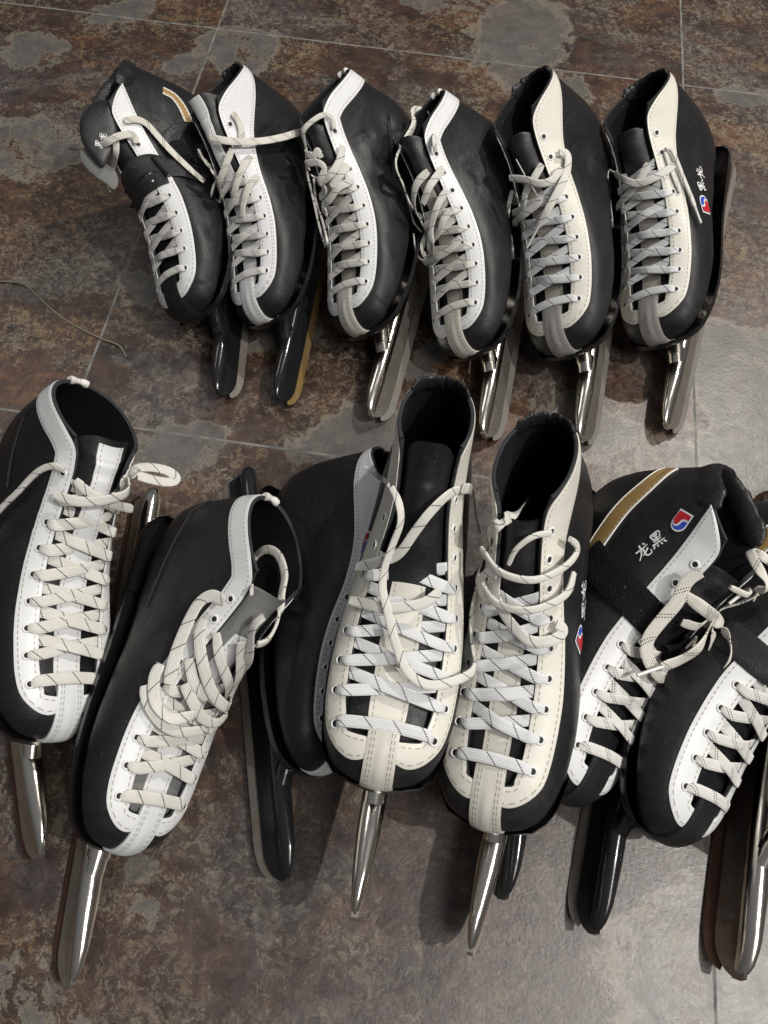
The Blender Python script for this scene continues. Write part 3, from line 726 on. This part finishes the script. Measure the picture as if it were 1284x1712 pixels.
def writing(S, items, updir, size, name='lettering', mat='white_ink', bw=.055, near=None):
    nf=near or nearest
    for ch,px in items:
        if near:
            o=S.toloc([0,0,H]); dl=unit(S.R.T@px_ray(*px)); c,n,_,_=near.t.ray_cast(Vector(o),Vector(dl))
            if c is None: continue
            c=np.array(c); n=-dl; d2=unit(S.R.T@px_ray(px[0]+updir[0],px[1]+updir[1])); u=o+d2*(((c-o)@n)/(d2@n))
        else:
            c,n=S.at(*px); u,_=S.at(px[0]+updir[0],px[1]+updir[1])
        ey=u-c; ey=unit(ey-n*(ey@n)); ex=np.cross(ey,n); mb=MB(); L=.0007
        for st in STROKES[ch]:
            P,_=catmull(np.array([(x,y) for x,y in st]),14); T=unit(np.gradient(P,axis=0)); Nn=np.stack([-T[:,1],T[:,0]],1)
            wd=bw*(1.1-.55*np.linspace(0,1,14)**2)[:,None]; L+=.00004
            rows=[]
            for a in (-1,0,1):
                Q=P+Nn*wd*a; R=[]
                for x,y in Q:
                    q,nn=nf(c+ex*x*size+ey*y*size); nn=nn if nn@n>0 else -nn; R.append(q+nn*L)
                rows.append(R)
            mb.grid(np.array(rows).transpose(1,0,2))
        mb.build(name,M[mat],S.root)
def patch(S, pts, w, mat, name, lift=.0016, n=50, par=None, nac=9):
    P,_=S.path(pts,n); return strip(P,w/2,w/2,lift,1,nac).build(name,M[mat],par or S.root)
def stripe(S, pts, w):
    P,_=S.path(pts,60); o=strip(P,w/2,w/2,.0013,1,9).build('gold_stripe',M['gold'],S.root)
    T=unit(np.gradient(P,axis=0)); N=np.array([nearest(p)[1] for p in P]); D=unit(np.cross(T,N))
    for sg in (1,-1):
        Q=np.array([nearest(p)[0] for p in P+D*(w/2+.0004)*sg])+N*.0008; mb=MB(); tube(mb,Q,.0009,6); mb.build('piping',M['piping'],o)
    return o
def seam(S, pts, r=.0005, mat='strap'):
    P,N=S.path(pts,60,.0003); mb=MB()
    for off in (-.0011,.0011):
        T=unit(np.gradient(P,axis=0)); B=unit(np.cross(N,T)); tube(mb,P+B*off,r,5)
    return mb.build('seam',M[mat],S.root)

def flap(S, ref, outline, thick, mat, name, back=0.0, bulge=.5, par=None):
    # a padded flap: its outline is read off on a plane through a point of the boot facing up and forward
    p0,_=S.at(*ref); W0=S.pos+S.R@(p0*S.scale); v=unit(np.array([0,0,H])-W0); nrm=unit(v+np.array([0,0,.35])); W0=W0-nrm*back
    pts=[]
    for x,y in outline:
        d=px_ray(x,y); o=np.array([0,0,H]); t=((W0-o)@nrm)/(d@nrm); pts.append(S.toloc(o+d*t))
    P,_=catmull(np.array(pts+[pts[0]]),64); P=P[:-1]; c=P.mean(0); nl=S.R.T@nrm; k=10; mb=MB()
    for sgn in (1,-1):
        f=np.linspace(1,0,k); G=np.stack([c+(P-c)*a+nl*sgn*thick*(math.sqrt(1-a**3*.999)*(1 if sgn>0 else .5)) for a in f],0); mb.grid(G,close_v=True,flip=sgn<0)
    return mb.build(name,M[mat],par or S.root)

def squeeze(S, k):
    # a slimmer shaft: narrow everything above the instep
    def f(z): 
        t=np.clip((z-.125)/.07,0,1); return 1-(1-k)*t*t*(3-2*t)
    seen=set()
    for o in S.root.children_recursive:
        if o.type!='MESH' or o.name.split('.')[0] in ('tube','blade','blade_holder','strut','sleeve','mount_plate'): continue
        if o.name.split('.')[0]=='eyelet':
            o.location.y*=float(f(o.location.z)); continue
        n=len(o.data.vertices); a=np.zeros(n*3); o.data.vertices.foreach_get('co',a); a=a.reshape(-1,3); a[:,1]*=f(a[:,2]); o.data.vertices.foreach_set('co',a.ravel()); o.data.update()
#PART3
# ------------------------------------------------------------------ the floor
TH,TILE,TX,TY = math.radians(-4.7907), .93882*H, -.52772*H, .55502*H
def px_floor(x, y):
    d=px_ray(x,y); t=H/-d[2]; return d[0]*t, d[1]*t
def floor_mat():
    b=NB('slate_look_tile'); o=b.obj(); c,s=math.cos(TH),math.sin(TH)
    sx=b.n('ShaderNodeSeparateXYZ'); b.l(o,sx.inputs[0]); X,Y=sx.outputs[0],sx.outputs[1]
    u=b.math('DIVIDE',b.math('SUBTRACT',b.math('ADD',b.math('MULTIPLY',X,c),b.math('MULTIPLY',Y,s)),TX),TILE)
    v=b.math('DIVIDE',b.math('SUBTRACT',b.math('SUBTRACT',b.math('MULTIPLY',Y,c),b.math('MULTIPLY',X,s)),TY),TILE)
    iu=b.math('FLOOR',u); iv=b.math('FLOOR',v); fu=b.math('SUBTRACT',u,iu); fv=b.math('SUBTRACT',v,iv)
    eu=b.math('MINIMUM',fu,b.math('SUBTRACT',1.0,fu)); ev=b.math('MINIMUM',fv,b.math('SUBTRACT',1.0,fv)); ed=b.math('MINIMUM',eu,ev)
    jit=b.math('MULTIPLY',b.math('SUBTRACT',b.noise(o,120,2),.5),.0011)
    ed=b.math('ADD',ed,jit); grout=b.math('LESS_THAN',ed,.0021)
    # every tile has its own piece of stone print
    cb=b.n('ShaderNodeCombineXYZ'); b.l(b.math('ADD',X,b.math('MULTIPLY',iu,3.7)),cb.inputs[0]); b.l(b.math('ADD',Y,b.math('MULTIPLY',iv,5.3)),cb.inputs[1]); b.l(b.math('ADD',b.math('MULTIPLY',iu,1.9),b.math('MULTIPLY',iv,2.3)),cb.inputs[2]); q=cb.outputs[0]
    mpn=b.n('ShaderNodeMapping'); mpn.inputs['Rotation'].default_value=(0,0,.25); mpn.inputs['Scale'].default_value=(1,1.9,1); b.l(q,mpn.inputs[0]); q2=mpn.outputs[0]
    warp=b.noise(q2,9,4,.6,0,1); va=b.n('ShaderNodeVectorMath',operation='MULTIPLY_ADD'); b.l(warp,va.inputs[0]); va.inputs[1].default_value=(.16,.16,.16); b.l(q2,va.inputs[2]); qw=va.outputs[0]
    w2=b.n('ShaderNodeVectorMath',operation='MULTIPLY_ADD'); b.l(b.noise(q,55,4,.65,0,1),w2.inputs[0]); w2.inputs[1].default_value=(.022,.022,.022); b.l(q,w2.inputs[2]); qf=w2.outputs[0]
    big=b.noise(qw,5,5,.62,.5); mid=b.noise(qf,26,6,.68,.4); fine=b.noise(qf,75,6,.68,.5); grit=b.noise(q,420,3,.7); lowc=b.noise(q,3.0,3,.5,.4)
    flk=b.noise(qf,135,5,.72,.9); flk2=b.noise(qf,88,6,.74,1.0); dens=b.noise(qw,8,5,.62,.4); dens2=b.noise(q,11,5,.6,.6)
    base=b.ramp(mid,((.34,(.018,.011,.008)),(.46,(.036,.020,.014)),(.55,(.056,.029,.019)),(.66,(.074,.046,.032))))
    rust=b.ramp(fine,((.38,(.034,.017,.011)),(.50,(.084,.038,.019)),(.60,(.135,.068,.033)),(.70,(.17,.115,.065))))
    col=b.mix(b.ramp(big,((.50,0.0),(.60,.9))),base,rust)
    cool=b.noise(qw,4.2,5,.62,.6)
    coolm=b.ramp(cool,((.50,0.0),(.60,.8)))
    col=b.mix(coolm,col,b.ramp(fine,((.38,(.038,.030,.028)),(.52,(.070,.058,.054)),(.66,(.115,.100,.088)))))
    fcol=b.mix(coolm,b.ramp(b.noise(q,7,3,.6),((.42,(.205,.135,.068)),(.52,(.205,.160,.100)),(.62,(.185,.165,.135)))),(.20,.185,.160))
    f1=b.math('MULTIPLY',b.ramp(flk,((.525,0.0),(.56,1.0))),b.ramp(dens,((.45,0.0),(.54,1.0))))
    col=b.mix(b.math('MULTIPLY',f1,.64),col,fcol)
    f2=b.math('MULTIPLY',b.ramp(flk2,((.55,0.0),(.585,1.0))),b.ramp(dens2,((.49,0.0),(.57,1.0))))
    col=b.mix(b.math('MULTIPLY',f2,.58),col,fcol)
    f3=b.ramp(flk2,((.40,1.0),(.45,0.0)))
    col=b.mix(b.math('MULTIPLY',f3,.62),col,(.015,.009,.007))
    rid=b.math('ABSOLUTE',b.math('SUBTRACT',b.noise(qf,24,6,.7,1.6),.5)); fl=b.math('MULTIPLY',b.math('LESS_THAN',rid,.010),b.math('GREATER_THAN',dens2,.50))
    col=b.mix(b.math('MULTIPLY',fl,.55),col,(.30,.265,.205))
    # the front tiles are a cooler, mauve grey print
    near=b.n('ShaderNodeMapRange'); near.inputs[1].default_value=.34; near.inputs[2].default_value=-.22; b.l(b.math('ADD',b.math('SUBTRACT',Y,b.math('MULTIPLY',X,.85)),b.math('MULTIPLY',b.math('SUBTRACT',lowc,.5),.7)),near.inputs[0])
    mauve=b.ramp(fine,((.36,(.044,.034,.032)),(.48,(.072,.059,.056)),(.60,(.094,.080,.074)),(.70,(.17,.135,.095))))
    mf=b.ramp(flk,((.55,0.0),(.62,.55))); mauve=b.mix(b.math('MULTIPLY',mf,b.ramp(dens,((.42,.2),(.56,1.0)))),mauve,(.20,.155,.105))
    col=b.mix(b.math('MULTIPLY',near.outputs[0],.74),col,mauve)
    # smooth grey slate lamina, where the print shows them
    pw=b.n('ShaderNodeVectorMath',operation='MULTIPLY_ADD'); b.l(b.noise(o,16,8,.72,.3,1),pw.inputs[0]); pw.inputs[1].default_value=(.13,.13,0); pw.inputs[2].default_value=(0,0,0)
    pv=b.n('ShaderNodeVectorMath',operation='ADD'); b.l(o,pv.inputs[0]); b.l(pw.outputs[0],pv.inputs[1])
    mask=None
    for (px,py,rx,ry,an) in SLATES:
        x0,y0=px_floor(px,py); m=b.n('ShaderNodeMapping',vector_type='TEXTURE'); m.inputs['Location'].default_value=(x0+.065,y0+.065,0); m.inputs['Rotation'].default_value=(0,0,math.radians(an)); m.inputs['Scale'].default_value=(rx,ry,1)
        b.l(pv.outputs[0],m.inputs[0]); ln=b.n('ShaderNodeVectorMath',operation='LENGTH'); b.l(m.outputs[0],ln.inputs[0])
        k=b.n('ShaderNodeMapRange'); k.inputs[1].default_value=1.10; k.inputs[2].default_value=.92; b.l(ln.outputs[1],k.inputs[0]); mask=k.outputs[0] if mask is None else b.math('MAXIMUM',mask,k.outputs[0])
    hole=b.ramp(b.noise(qf,15,7,.74,.6),((.41,0.0),(.455,1.0))); mask=b.math('MULTIPLY',mask,hole)
    slate=b.ramp(b.noise(q,40,8,.7),((.30,(.070,.065,.060)),(.50,(.108,.102,.094)),(.68,(.150,.140,.125))))
    rim=b.math('MULTIPLY',b.math('MULTIPLY',mask,b.math('SUBTRACT',1.0,mask)),3.0,0,True)
    col=b.mix(b.math('MULTIPLY',mask,.82),col,slate); col=b.mix(b.math('MULTIPLY',rim,.6),col,(.27,.24,.185))
    col=b.mix(b.ramp(grit,((.50,0.0),(.72,.45))),col,(.035,.028,.025))
    spk=b.math('GREATER_THAN',b.noise(o,430,1,.4),.795); col=b.mix(b.math('MULTIPLY',spk,.5),col,(.45,.43,.40))
    gcol=b.ramp(b.noise(o,60,4),((.35,(.10,.098,.09)),(.65,(.21,.205,.19))))
    col=b.mix(grout,col,gcol); b.l(col,b.b.inputs['Base Color'])
    rg=b.math('ADD',b.math('MULTIPLY_ADD',fine,.22,.27),b.math('MULTIPLY',grout,.35)); b.set(Roughness=rg)
    b.b.inputs['Specular IOR Level'].default_value=.55
    
    hh=b.math('ADD',b.math('ADD',b.math('MULTIPLY',mid,1.6),b.math('MULTIPLY',b.noise(o,260,4,.6),.9)),b.math('MULTIPLY',grout,-2.6)); hh=b.math('SUBTRACT',hh,b.math('MULTIPLY',mask,.15))
    b.bump(hh,.21,.0012); return b.m
# px centre, half sizes in metres, angle: grey patches of the print
SLATES=[(400,80,.060,.050,10),(300,100,.025,.03,0),(700,-10,.12,.03,-12),(870,60,.07,.10,-20),(930,150,.05,.05,0),(40,250,.07,.05,0),(200,15,.05,.03,20),(60,80,.05,.035,0),
 (255,480,.030,.035,60),(700,250,.05,.02,0),(1260,160,.05,.02,0),(1250,640,.07,.09,20),(1130,790,.05,.04,0),(980,720,.06,.04,0),(620,740,.08,.05,10),(300,760,.05,.035,0),(460,560,.04,.03,0),
 (712,603,.022,.020,30),(20,1690,.05,.035,0),(235,1470,.022,.020,0),(1230,1650,.10,.07,0),(1240,800,.05,.07,0)]
mb=MB(); mb.face([(-6,-6,0),(6,-6,0),(6,8,0),(-6,8,0)]); fl=mb.build('floor',floor_mat(),smooth=False); fl['kind']='structure'

# ------------------------------------------------------------------ the skates
P0={
'S1':(-0.2443,1.0894,0.0431,0.0356,-0.1037,0.7950,0.2131),
'S2':(-0.1076,1.0767,0.0276,-0.0792,-0.0670,0.6790,0.2052),
'S3':(0.0808,1.0726,0.0334,-0.1733,-0.0777,0.7848,0.2480),
'S4':(0.2346,1.0539,0.0372,-0.1384,-0.0865,0.8354,0.2463),
'S5':(0.3841,1.0790,0.0443,-0.1467,-0.0983,0.7958,0.2950),
'S6':(0.5632,1.0908,0.0325,-0.2559,-0.0732,0.8241,0.2804),
'L1':(-0.5690,0.4388,0.0014,0.3849,0.0228,-0.8099,0.2966),
'L2':(-0.3520,0.3790,0.0025,0.0154,0.0403,-0.8891,0.2850),
'M0':(-0.2170,0.4240,0.0019,0.2280,0.0300,-0.9850,0.2170),
'M1':(0.0520,0.4430,0.0105,-0.1128,0.1550,0.0121,0.3149),
'M2':(0.2525,0.4230,0.0035,-0.2372,0.0479,0.2999,0.3370),
'R1':(0.2120,0.4658,0.0011,-0.1668,0.0192,-0.6850,0.2792),
'R2':(0.3484,0.4427,0.0064,-0.2350,-0.0141,-0.6832,0.2988),
'R3':(0.5161,0.4505,0.0003,-0.2458,0.0035,-0.6838,0.3849),
}
TOPG='row of skates along the top'; LOWG='front row of skates'
CFG=[
('S1',1,'C','black skate with leather ankle strap and folded-out tongue, at the left of the back row',TOPG,dict(tend=.93,seed=1,frame='paint',steel='steel_grey',ne=8,laced=6,lace='lace_double',loose='lace_double_cream',tstrip=None,tongue=.004,pad=.007,wr=.0034)),
('S2',1,'D','skate with white double-stitched panel, pen marks and tarnished blade, second in the back row',TOPG,dict(tend=.97,seed=2,frame='paint',steel='steel_gold',ne=9,laced=6,lace='lace_double',loose='lace_double_cream',tstrip='white',tsl=1.0,tongue=.022,wr=.0034)),
('S3',1,'A','black skate with narrow white trim beside the pen-marked one, third in the back row',TOPG,dict(tend=.80,seed=3,ne=9,laced=6,lace='lace_cream',tstrip='cream_tan',toemat='strap_cream',frame='chrome',wr=.0034,tongue=.012)),
('S4',1,'A','white-trimmed black skate with a tall lace loop above its laces, in the back row',TOPG,dict(tend=.86,seed=4,ne=9,laced=6,lace='lace_cream',tstrip='cream_tan',toemat='strap_cream',frame='chrome',wr=.0014,tongue=.02)),
('S5',1,'B','cream-panelled skate with a plain black side and no emblem, fifth in the back row',TOPG,dict(tongue=.012,tend=.80,seed=5,ne=9,laced=6,lace='lace_grey',loose='lace_cream',tstrip='cream_tan',frame='chrome',wr=.0012,toemat='strap_grey')),
('S6',1,'B','cream-panelled skate with red and blue emblem, right end of the back row',TOPG,dict(tongue=.012,tend=.80,seed=6,ne=9,laced=7,lace='lace_grey',loose='lace_cream',tstrip='cream_tan',frame='chrome',wr=.0012,toemat='strap_grey')),
('L1',-1,'A','white-trimmed skate with evenly crossed thick laces, at the left edge of the front row',LOWG,dict(tend=.93,seed=7,wide=.0275,ne=9,laced=9,lace='lace_cream',lw=.0102,tstrip='white',tsl=.95,frame='chrome_bright',steel='steel_brown',wr=.0010,tongue=.022)),
('L2',-1,'A','white-trimmed skate with a pile of loose lace on its instep, front row',LOWG,dict(tend=.86,seed=8,wide=.0275,ne=9,laced=5,lace='lace_cream',lw=.0102,tstrip='white',tsl=.6,tmat='grey_suede',frame='chrome_bright',steel='steel_brown',wr=.0009,tongue=.012,backpipe=True,byaw=.050,fx=.016)),
('M0',-1,'D','black skate with black frame and round ankle patch, mostly hidden behind the tall upright one',LOWG,dict(seed=9,fw=.8,ne=9,laced=5,lace='lace_grey',tstrip='white',frame='paint',steel='steel_grey',wr=.0008,backpipe=True)),
('M1',1,'B','upright cream skate with the highest black collar and a long lace loop over it',LOWG,dict(tend=.86,seed=10,ne=9,laced=6,lace='lace_grey',loose='lace_cream',tstrip='cream',tsl=.40,frame='chrome_bright',wr=.0006,tongue=.026,wide=.035)),
('M2',1,'B','upright cream skate with emblem at its laces and two lace rings at the throat',LOWG,dict(tend=.86,seed=11,ne=9,laced=6,lace='lace_grey',loose='lace_cream',tstrip='cream',tsl=.40,frame='chrome_bright',wr=.0006,tongue=.0,wide=.0225)),
('R1',-1,'C','black skate with gold stripe, rough fabric band and emblem, beside the upright cream pair',LOWG,dict(tongue=.01,tend=.8,seed=12,ne=9,laced=5,lace='lace_double',loose='lace_double_cream',tstrip=None,frame='paint',steel='steel_grey',pad=.0075,wr=.0008)),
('R2',-1,'C','gold-striped black skate with stitched leather ankle strap, partly cut by the right edge',LOWG,dict(tongue=.01,tend=.8,seed=13,ne=9,laced=5,lace='lace_double',loose='lace_double_cream',tstrip=None,frame='paint',steel='steel_grey',pad=.007,wr=.0008)),
('R3',-1,'A','rusty chrome blade at the lower right corner, its boot mostly outside the picture',LOWG,dict(seed=14,ne=9,laced=8,lace='lace_cream',tstrip='white',frame='chrome',steel='steel_brown',wr=.0008)),
]
LOOPS={
'S1':[([(210,200),(228,197),(246,203),(262,222),(285,252),(312,283),(338,308)],dict(h=.005)),
  ([(232,241),(226,226),(204,228),(187,236),(174,247),(175,262),(168,274)],dict(h=.010,aglet=.012,tw=[0,0,30,0])),
  ([(199,232),(199,254),(185,284),(173,308),(180,326)],dict(h=.006))],
'S2':[([(390,187),(401,204),(406,226),(400,245)],dict(h=.006)),
  ([(360,229),(387,239),(430,242),(464,236),(490,228),(512,222)],dict(h=.013,w=.0085,tw=[0,0,0,0,60])),
  ([(392,252),(385,280),(378,309),(366,335),(355,341),(349,328),(358,300),(366,283)],dict(h=.013,w=.0085)),
  ([(344,247),(351,263),(349,283),(358,304)],dict(h=.012)),([(329,252),(336,266),(342,272)],dict(h=.008)),
  ([(421,262),(409,283),(402,306),(397,324)],dict(h=.007)),([(433,296),(421,311),(413,340),(411,362)],dict(h=.006))],
'S3':[([(563,213),(561,196),(549,188),(533,197),(516,219),(508,252),(507,292),(515,331),(528,375),(544,414)],dict(h=.009,w=.0058,th=.003)),
  ([(519,302),(522,339),(537,375),(556,409)],dict(h=.008,w=.005,th=.003)),
  ([(512,285),(525,271),(542,268),(555,279),(545,301),(528,304),(514,296)],dict(h=.014)),
  ([(514,262),(521,254),(534,258),(540,250),(546,262)],dict(h=.010)),
  ([(578,245),(575,270),(564,289),(545,303)],dict(h=.012,w=.009)),([(588,276),(576,292),(564,310)],dict(h=.009,w=.009)),
  ([(543,303),(551,316),(541,331)],dict(h=.008)),([(596,303),(575,312),(559,333),(546,345),(553,358)],dict(h=.008,w=.009))],
'S4':[([(731,251),(729,230),(714,204),(694,187),(680,192),(673,221),(672,265),(667,314),(673,335),(687,360),(701,367)],dict(h=.012,w=.0075,th=.0025)),
  ([(673,339),(682,374),(700,391)],dict(h=.008)),([(746,280),(726,309),(715,337)],dict(h=.010,w=.009)),
  ([(722,286),(706,305),(703,344),(708,388)],dict(h=.013,w=.009)),
  ([(752,319),(742,344),(733,379),(735,409),(717,433),(701,419),(710,396)],dict(h=.014,w=.0085,tw=[0,0,0,40,40])),
  ([(684,397),(691,426),(710,439),(735,433),(759,419),(776,400)],dict(h=.008,w=.008,th=.0025)),([(760,351),(748,366),(742,385)],dict(h=.007))],
'S5':[([(932,258),(945,261),(945,289),(937,313),(922,348),(910,375)],dict(h=.009,aglet=.028)),
  ([(936,285),(922,304),(904,305),(886,297),(862,293)],dict(h=.010,tw=[0,20,0])),
  ([(908,274),(895,298),(881,322),(876,348),(854,358)],dict(h=.004)),([(868,264),(886,297),(907,331)],dict(h=.007,w=.0012,th=.0010)),
  ([(910,331),(901,342),(879,360),(856,375)],dict(h=.008)),
  ([(853,320),(847,345),(845,371),(853,408),(858,449)],dict(h=.004,w=.0065,aglet=.018,tw=[60,40,60]))],
'S6':[([(1107,253),(1116,254),(1126,276),(1137,304),(1147,329),(1155,350)],dict(h=.006,w=.0045,th=.0028,aglet=.020)),
  ([(1108,258),(1119,290),(1134,325)],dict(h=.004,w=.004,th=.0022)),
  ([(1119,283),(1097,298),(1072,305),(1050,297),(1028,290)],dict(h=.009)),
  ([(1028,290),(1018,284),(1016,300),(1019,323),(1023,365)],dict(h=.010,aglet=.028)),
  ([(1083,274),(1069,305),(1047,333),(1031,348)],dict(h=.005))],
'L1':[([(115,787),(96,780),(70,793),(39,826),(12,853),(-6,880),(-20,930)],dict(h=.005,w=.006,th=.003)),
  ([(196,806,.004),(212,797,.006),(224,793,0,.108),(245,800,0,.100),(272,806,0,.094),(291,806,0,.090),(294,799,0,.090),(280,788,0,.094),(252,782,0,.102),(226,784,0,.108),(206,790,.004)],dict(w=.0095,th=.0016,smooth=3)),
  ([(105,829),(135,836),(170,828),(195,815),(212,800)],dict(h=.012,w=.0088)),([(132,803),(150,822),(178,838),(222,852)],dict(h=.006))],
'L2':[([(380,1000),(360,992),(338,1006),(316,1046),(296,1092),(281,1136)],dict(h=.013,w=.0105)),
  ([(345,1031),(335,1054),(335,1098),(345,1142),(364,1168),(386,1162),(400,1131),(406,1076),(418,1034),(436,1014)],dict(h=.013,w=.0098,tw=[0,0,0,0,30,50,60,60])),
  ([(360,1050),(362,1087),(374,1131),(381,1160),(390,1120),(398,1060)],dict(h=.009,w=.009)),
  ([(314,1094),(318,1131),(336,1154)],dict(h=.010,w=.009)),
  ([(423,978),(434,945),(458,920),(481,930),(492,967),(486,1002),(466,1034),(437,1054),(421,1060)],dict(h=.010,w=.0085,th=.003)),
  ([(273,1108),(261,1131),(258,1168),(277,1190),(312,1182)],dict(h=.011,w=.0095,tw=[0,0,40,0])),
  ([(303,1133),(313,1163),(327,1187),(349,1197),(364,1183)],dict(h=.010,w=.0095)),
  ([(244,1145),(246,1170),(262,1200),(290,1215),(330,1212)],dict(h=.008,w=.0095))],
'M1':[([(661,814),(673,838),(674,868),(660,905),(646,945),(642,980),(648,1015),(661,1072),(680,1124),(708,1146),(740,1140),(768,1119),(790,1084),(789,1032),(776,982)],dict(h=.011,w=.0072,th=.0022,tw=[60,60,50,20,0,0,0,0,30,50])),
  ([(768,817),(745,827),(718,855),(692,888),(666,922),(632,940),(605,952)],dict(h=.008,w=.0085)),
  ([(646,811),(630,801),(608,790)],dict(h=.006,w=.0042,th=.0026,aglet=.024)),
  ([(778,818),(790,820),(800,840),(802,871),(806,893)],dict(h=.006,w=.0085)),
  ([(735,985),(712,1005),(680,1012),(640,1014),(596,1008)],dict(h=.009,w=.0082))],
'M2':[([(871,832),(850,864),(826,888),(808,905)],dict(h=.010,w=.0095)),
  ([(944,894),(957,915),(937,944),(893,958),(846,944),(820,914)],dict(h=.014,w=.0055,th=.0032)),
  ([(924,888),(893,893),(866,914),(853,938)],dict(h=.006,w=.0045,th=.003)),
  ([(950,957),(937,992),(893,1009),(840,998),(817,970),(825,951),(840,952)],dict(h=.013,w=.006,th=.0032)),
  ([(806,900),(803,930),(802,962),(808,985),(824,1002)],dict(h=.008,w=.008)),
  ([(839,946),(834,983),(846,1016),(873,1049),(893,1066),(920,1066),(936,1052),(926,1040)],dict(h=.010,w=.0088))],
'R1':[([(1177,957),(1150,974),(1131,1004),(1100,1036),(1075,1064),(1070,1092),(1087,1119),(1115,1127),(1150,1119),(1168,1103)],dict(h=.013,w=.0106,tw=[0,0,0,0,0,60,70])),
  ([(1268,994),(1243,1006),(1199,1024),(1150,1052),(1115,1079),(1082,1096)],dict(h=.019,w=.0112,aglet=.022)),
  ([(1146,995),(1173,1010),(1199,1039),(1219,1072),(1219,1106),(1195,1122),(1173,1105),(1159,1072),(1137,1061)],dict(h=.013,w=.0106)),
  ([(1133,1032),(1155,1035),(1180,1042),(1192,1060),(1185,1090)],dict(h=.010)),
  ([(1263,984),(1258,964),(1269,944),(1284,938),(1300,950)],dict(h=.016)),([(1258,1006),(1266,990),(1282,982),(1300,984)],dict(h=.020,w=.009)),
  ([(1212,973),(1232,980),(1250,986),(1240,993)],dict(h=.012,w=.005,th=.003,aglet=.014))],
}
SK={}
for key,sg,va,label,group,op in CFG:
    S=Skate(key,P0[key],sg,va,label,group,op); SK[key]=S
    boot_parts(S); blade_parts(S)
    mb=MB(); crisscross(S,mb,min(op.get('laced',6),len(S.ey[1]))); lc=mb.build('lace',M[op['lace']],S.root)
    if key in LOOPS:
        mb=MB(); loops(S,mb,LOOPS[key]); mb.build('lace',[M[op.get('loose',op['lace'])],M['aglet']],S.root)
# straps, stripes, seams, emblems
S=SK['S1']
FL=flap(S,(196,232),[(188,163),(165,166),(146,178),(134,198),(132,222),(138,245),(152,264),(170,279),(184,262),(194,240),(199,215),(195,185)],.0026,'flap_leather','tongue_flap',.003)
flap(S,(196,250),[(146,250),(134,252),(131,265),(138,281),(153,296),(172,309),(188,319),(196,305),(190,286),(170,272),(154,256)],.0016,'grey_suede','tongue_lining',.010)
patch(S,[(212,322),(220,295),(236,277),(258,271),(281,279)],.021,'strap','ankle_strap',.0060)
patch(S,[(219,348),(236,319),(262,300),(280,294)],.017,'strap','ankle_strap',.0045)
patch(S,[(268,283),(300,280),(348,300)],.022,'strap','strap_base',.0020)
P,N=S.path([(258,263),(270,280),(283,297)],20,.008); mb=MB(); tube(mb,P,.0022,8); mb.build('buckle',M['paint'],S.root)
stripe(S,[(276,147),(292,158),(305,177),(316,204)],.010)
writing(S,[('黑',(166,241)),('龙',(173,228))],(-9,-3),.0085,near=bvh_near(FL))
S=SK['R1']
stripe(S,[(1122,785),(1085,810),(1040,852),(1003,902),(990,925)],.0175)
patch(S,[(985,925),(1010,958),(1044,990),(1084,1030),(1110,1056)],.030,'velcro','ankle_strap',.0034)
patch(S,[(1108,1092),(1132,1086),(1158,1082)],.014,'velcro','ankle_strap',.006)
decal(S,(1138,873),(-18,25),logo_shapes(1),'emblem',[M['blue'],M['red'],M['white_ink']],.0150)
writing(S,[('黑',(1099,903)),('龙',(1075,923))],(-10,-18),.0135)
S=SK['R2']
stripe(S,[(1300,884),(1262,920),(1232,956),(1215,985)],.0175)
patch(S,[(1205,1055),(1240,1080),(1270,1105),(1300,1125)],.026,'strap','ankle_strap',.0030)
S=SK['S6']
decal(S,(1177,342),(-5,-22),logo_shapes(1),'emblem',[M['blue'],M['red'],M['white_ink']],.0175)
writing(S,[('黑',(1172,311)),('龙',(1170,290))],(-18,6),.0140)
S=SK['M2']
decal(S,(968,1066),(4,-24),logo_shapes(1),'emblem',[M['blue'],M['red'],M['white_ink']],.0165)
writing(S,[('黑',(974,1021)),('龙',(975,989))],(-18,0),.0165)
S=SK['M1']
decal(S,(591,905),(-4,24),logo_shapes(1),'emblem',[M['blue'],M['red'],M['white_ink']],.0165)
writing(S,[('黑',(583,948)),('龙',(577,980))],(18,0),.0165)
writing(SK['S2'],[('w',(418,193))],(-4,-12),.016,'pen_marks','ink',.03)
seam(SK['L2'],[(350,828),(320,848),(312,859),(286,906),(260,964),(241,1011)])
seam(SK['L1'],[(70,668),(46,692),(37,708),(22,757),(12,816)])
seam(SK['S3'],[(651,160),(654,200),(655,239),(659,302)]); seam(SK['S4'],[(808,200),(815,279),(828,334)])
seam(SK['M0'],[(472,862),(497,864),(521,889),(529,926),(517,967),(493,1003)])
for k_,q_ in (('M1',.78),('M2',.80),('S1',.82),('S2',.85),('S3',.74),('S4',.74),('S5',.90),('L2',.88)): squeeze(SK[k_],q_)
bpy.context.view_layer.update()
for k_,S in SK.items():
    lo=1
    for o in S.root.children_recursive:
        if o.type=='MESH' and o.name.split('.')[0] in ('boot','sole','blade','blade_holder','tube','collar_pad','facing'):
            a=np.zeros(len(o.data.vertices)*3); o.data.vertices.foreach_get('co',a); mw=np.array(o.matrix_world); z=a.reshape(-1,3)@mw[2,:3]+mw[2,3]; lo=min(lo,z.min())
    S.root.location.z+=.0004-lo if lo<.0004 or lo<.012 else 0
# a pale plastic string lying on the tiles
pts=[(*px_floor(x,y),.0012) for x,y in [(-30,474),(0,472),(40,477),(65,498),(97,526),(131,548),(168,567),(199,579),(212,598)]]
P,_=catmull(np.array(pts),70); P[:,2]+=.0008*np.sin(np.linspace(0,9,70))
mb=MB(); ribbon(mb,P,np.tile([0,0,1.],(70,1)),.0022,.0009); o=mb.build('plastic_string',M['wire']); o['label']='thin pale plastic string curling across the brown floor at left'; o['category']='string'
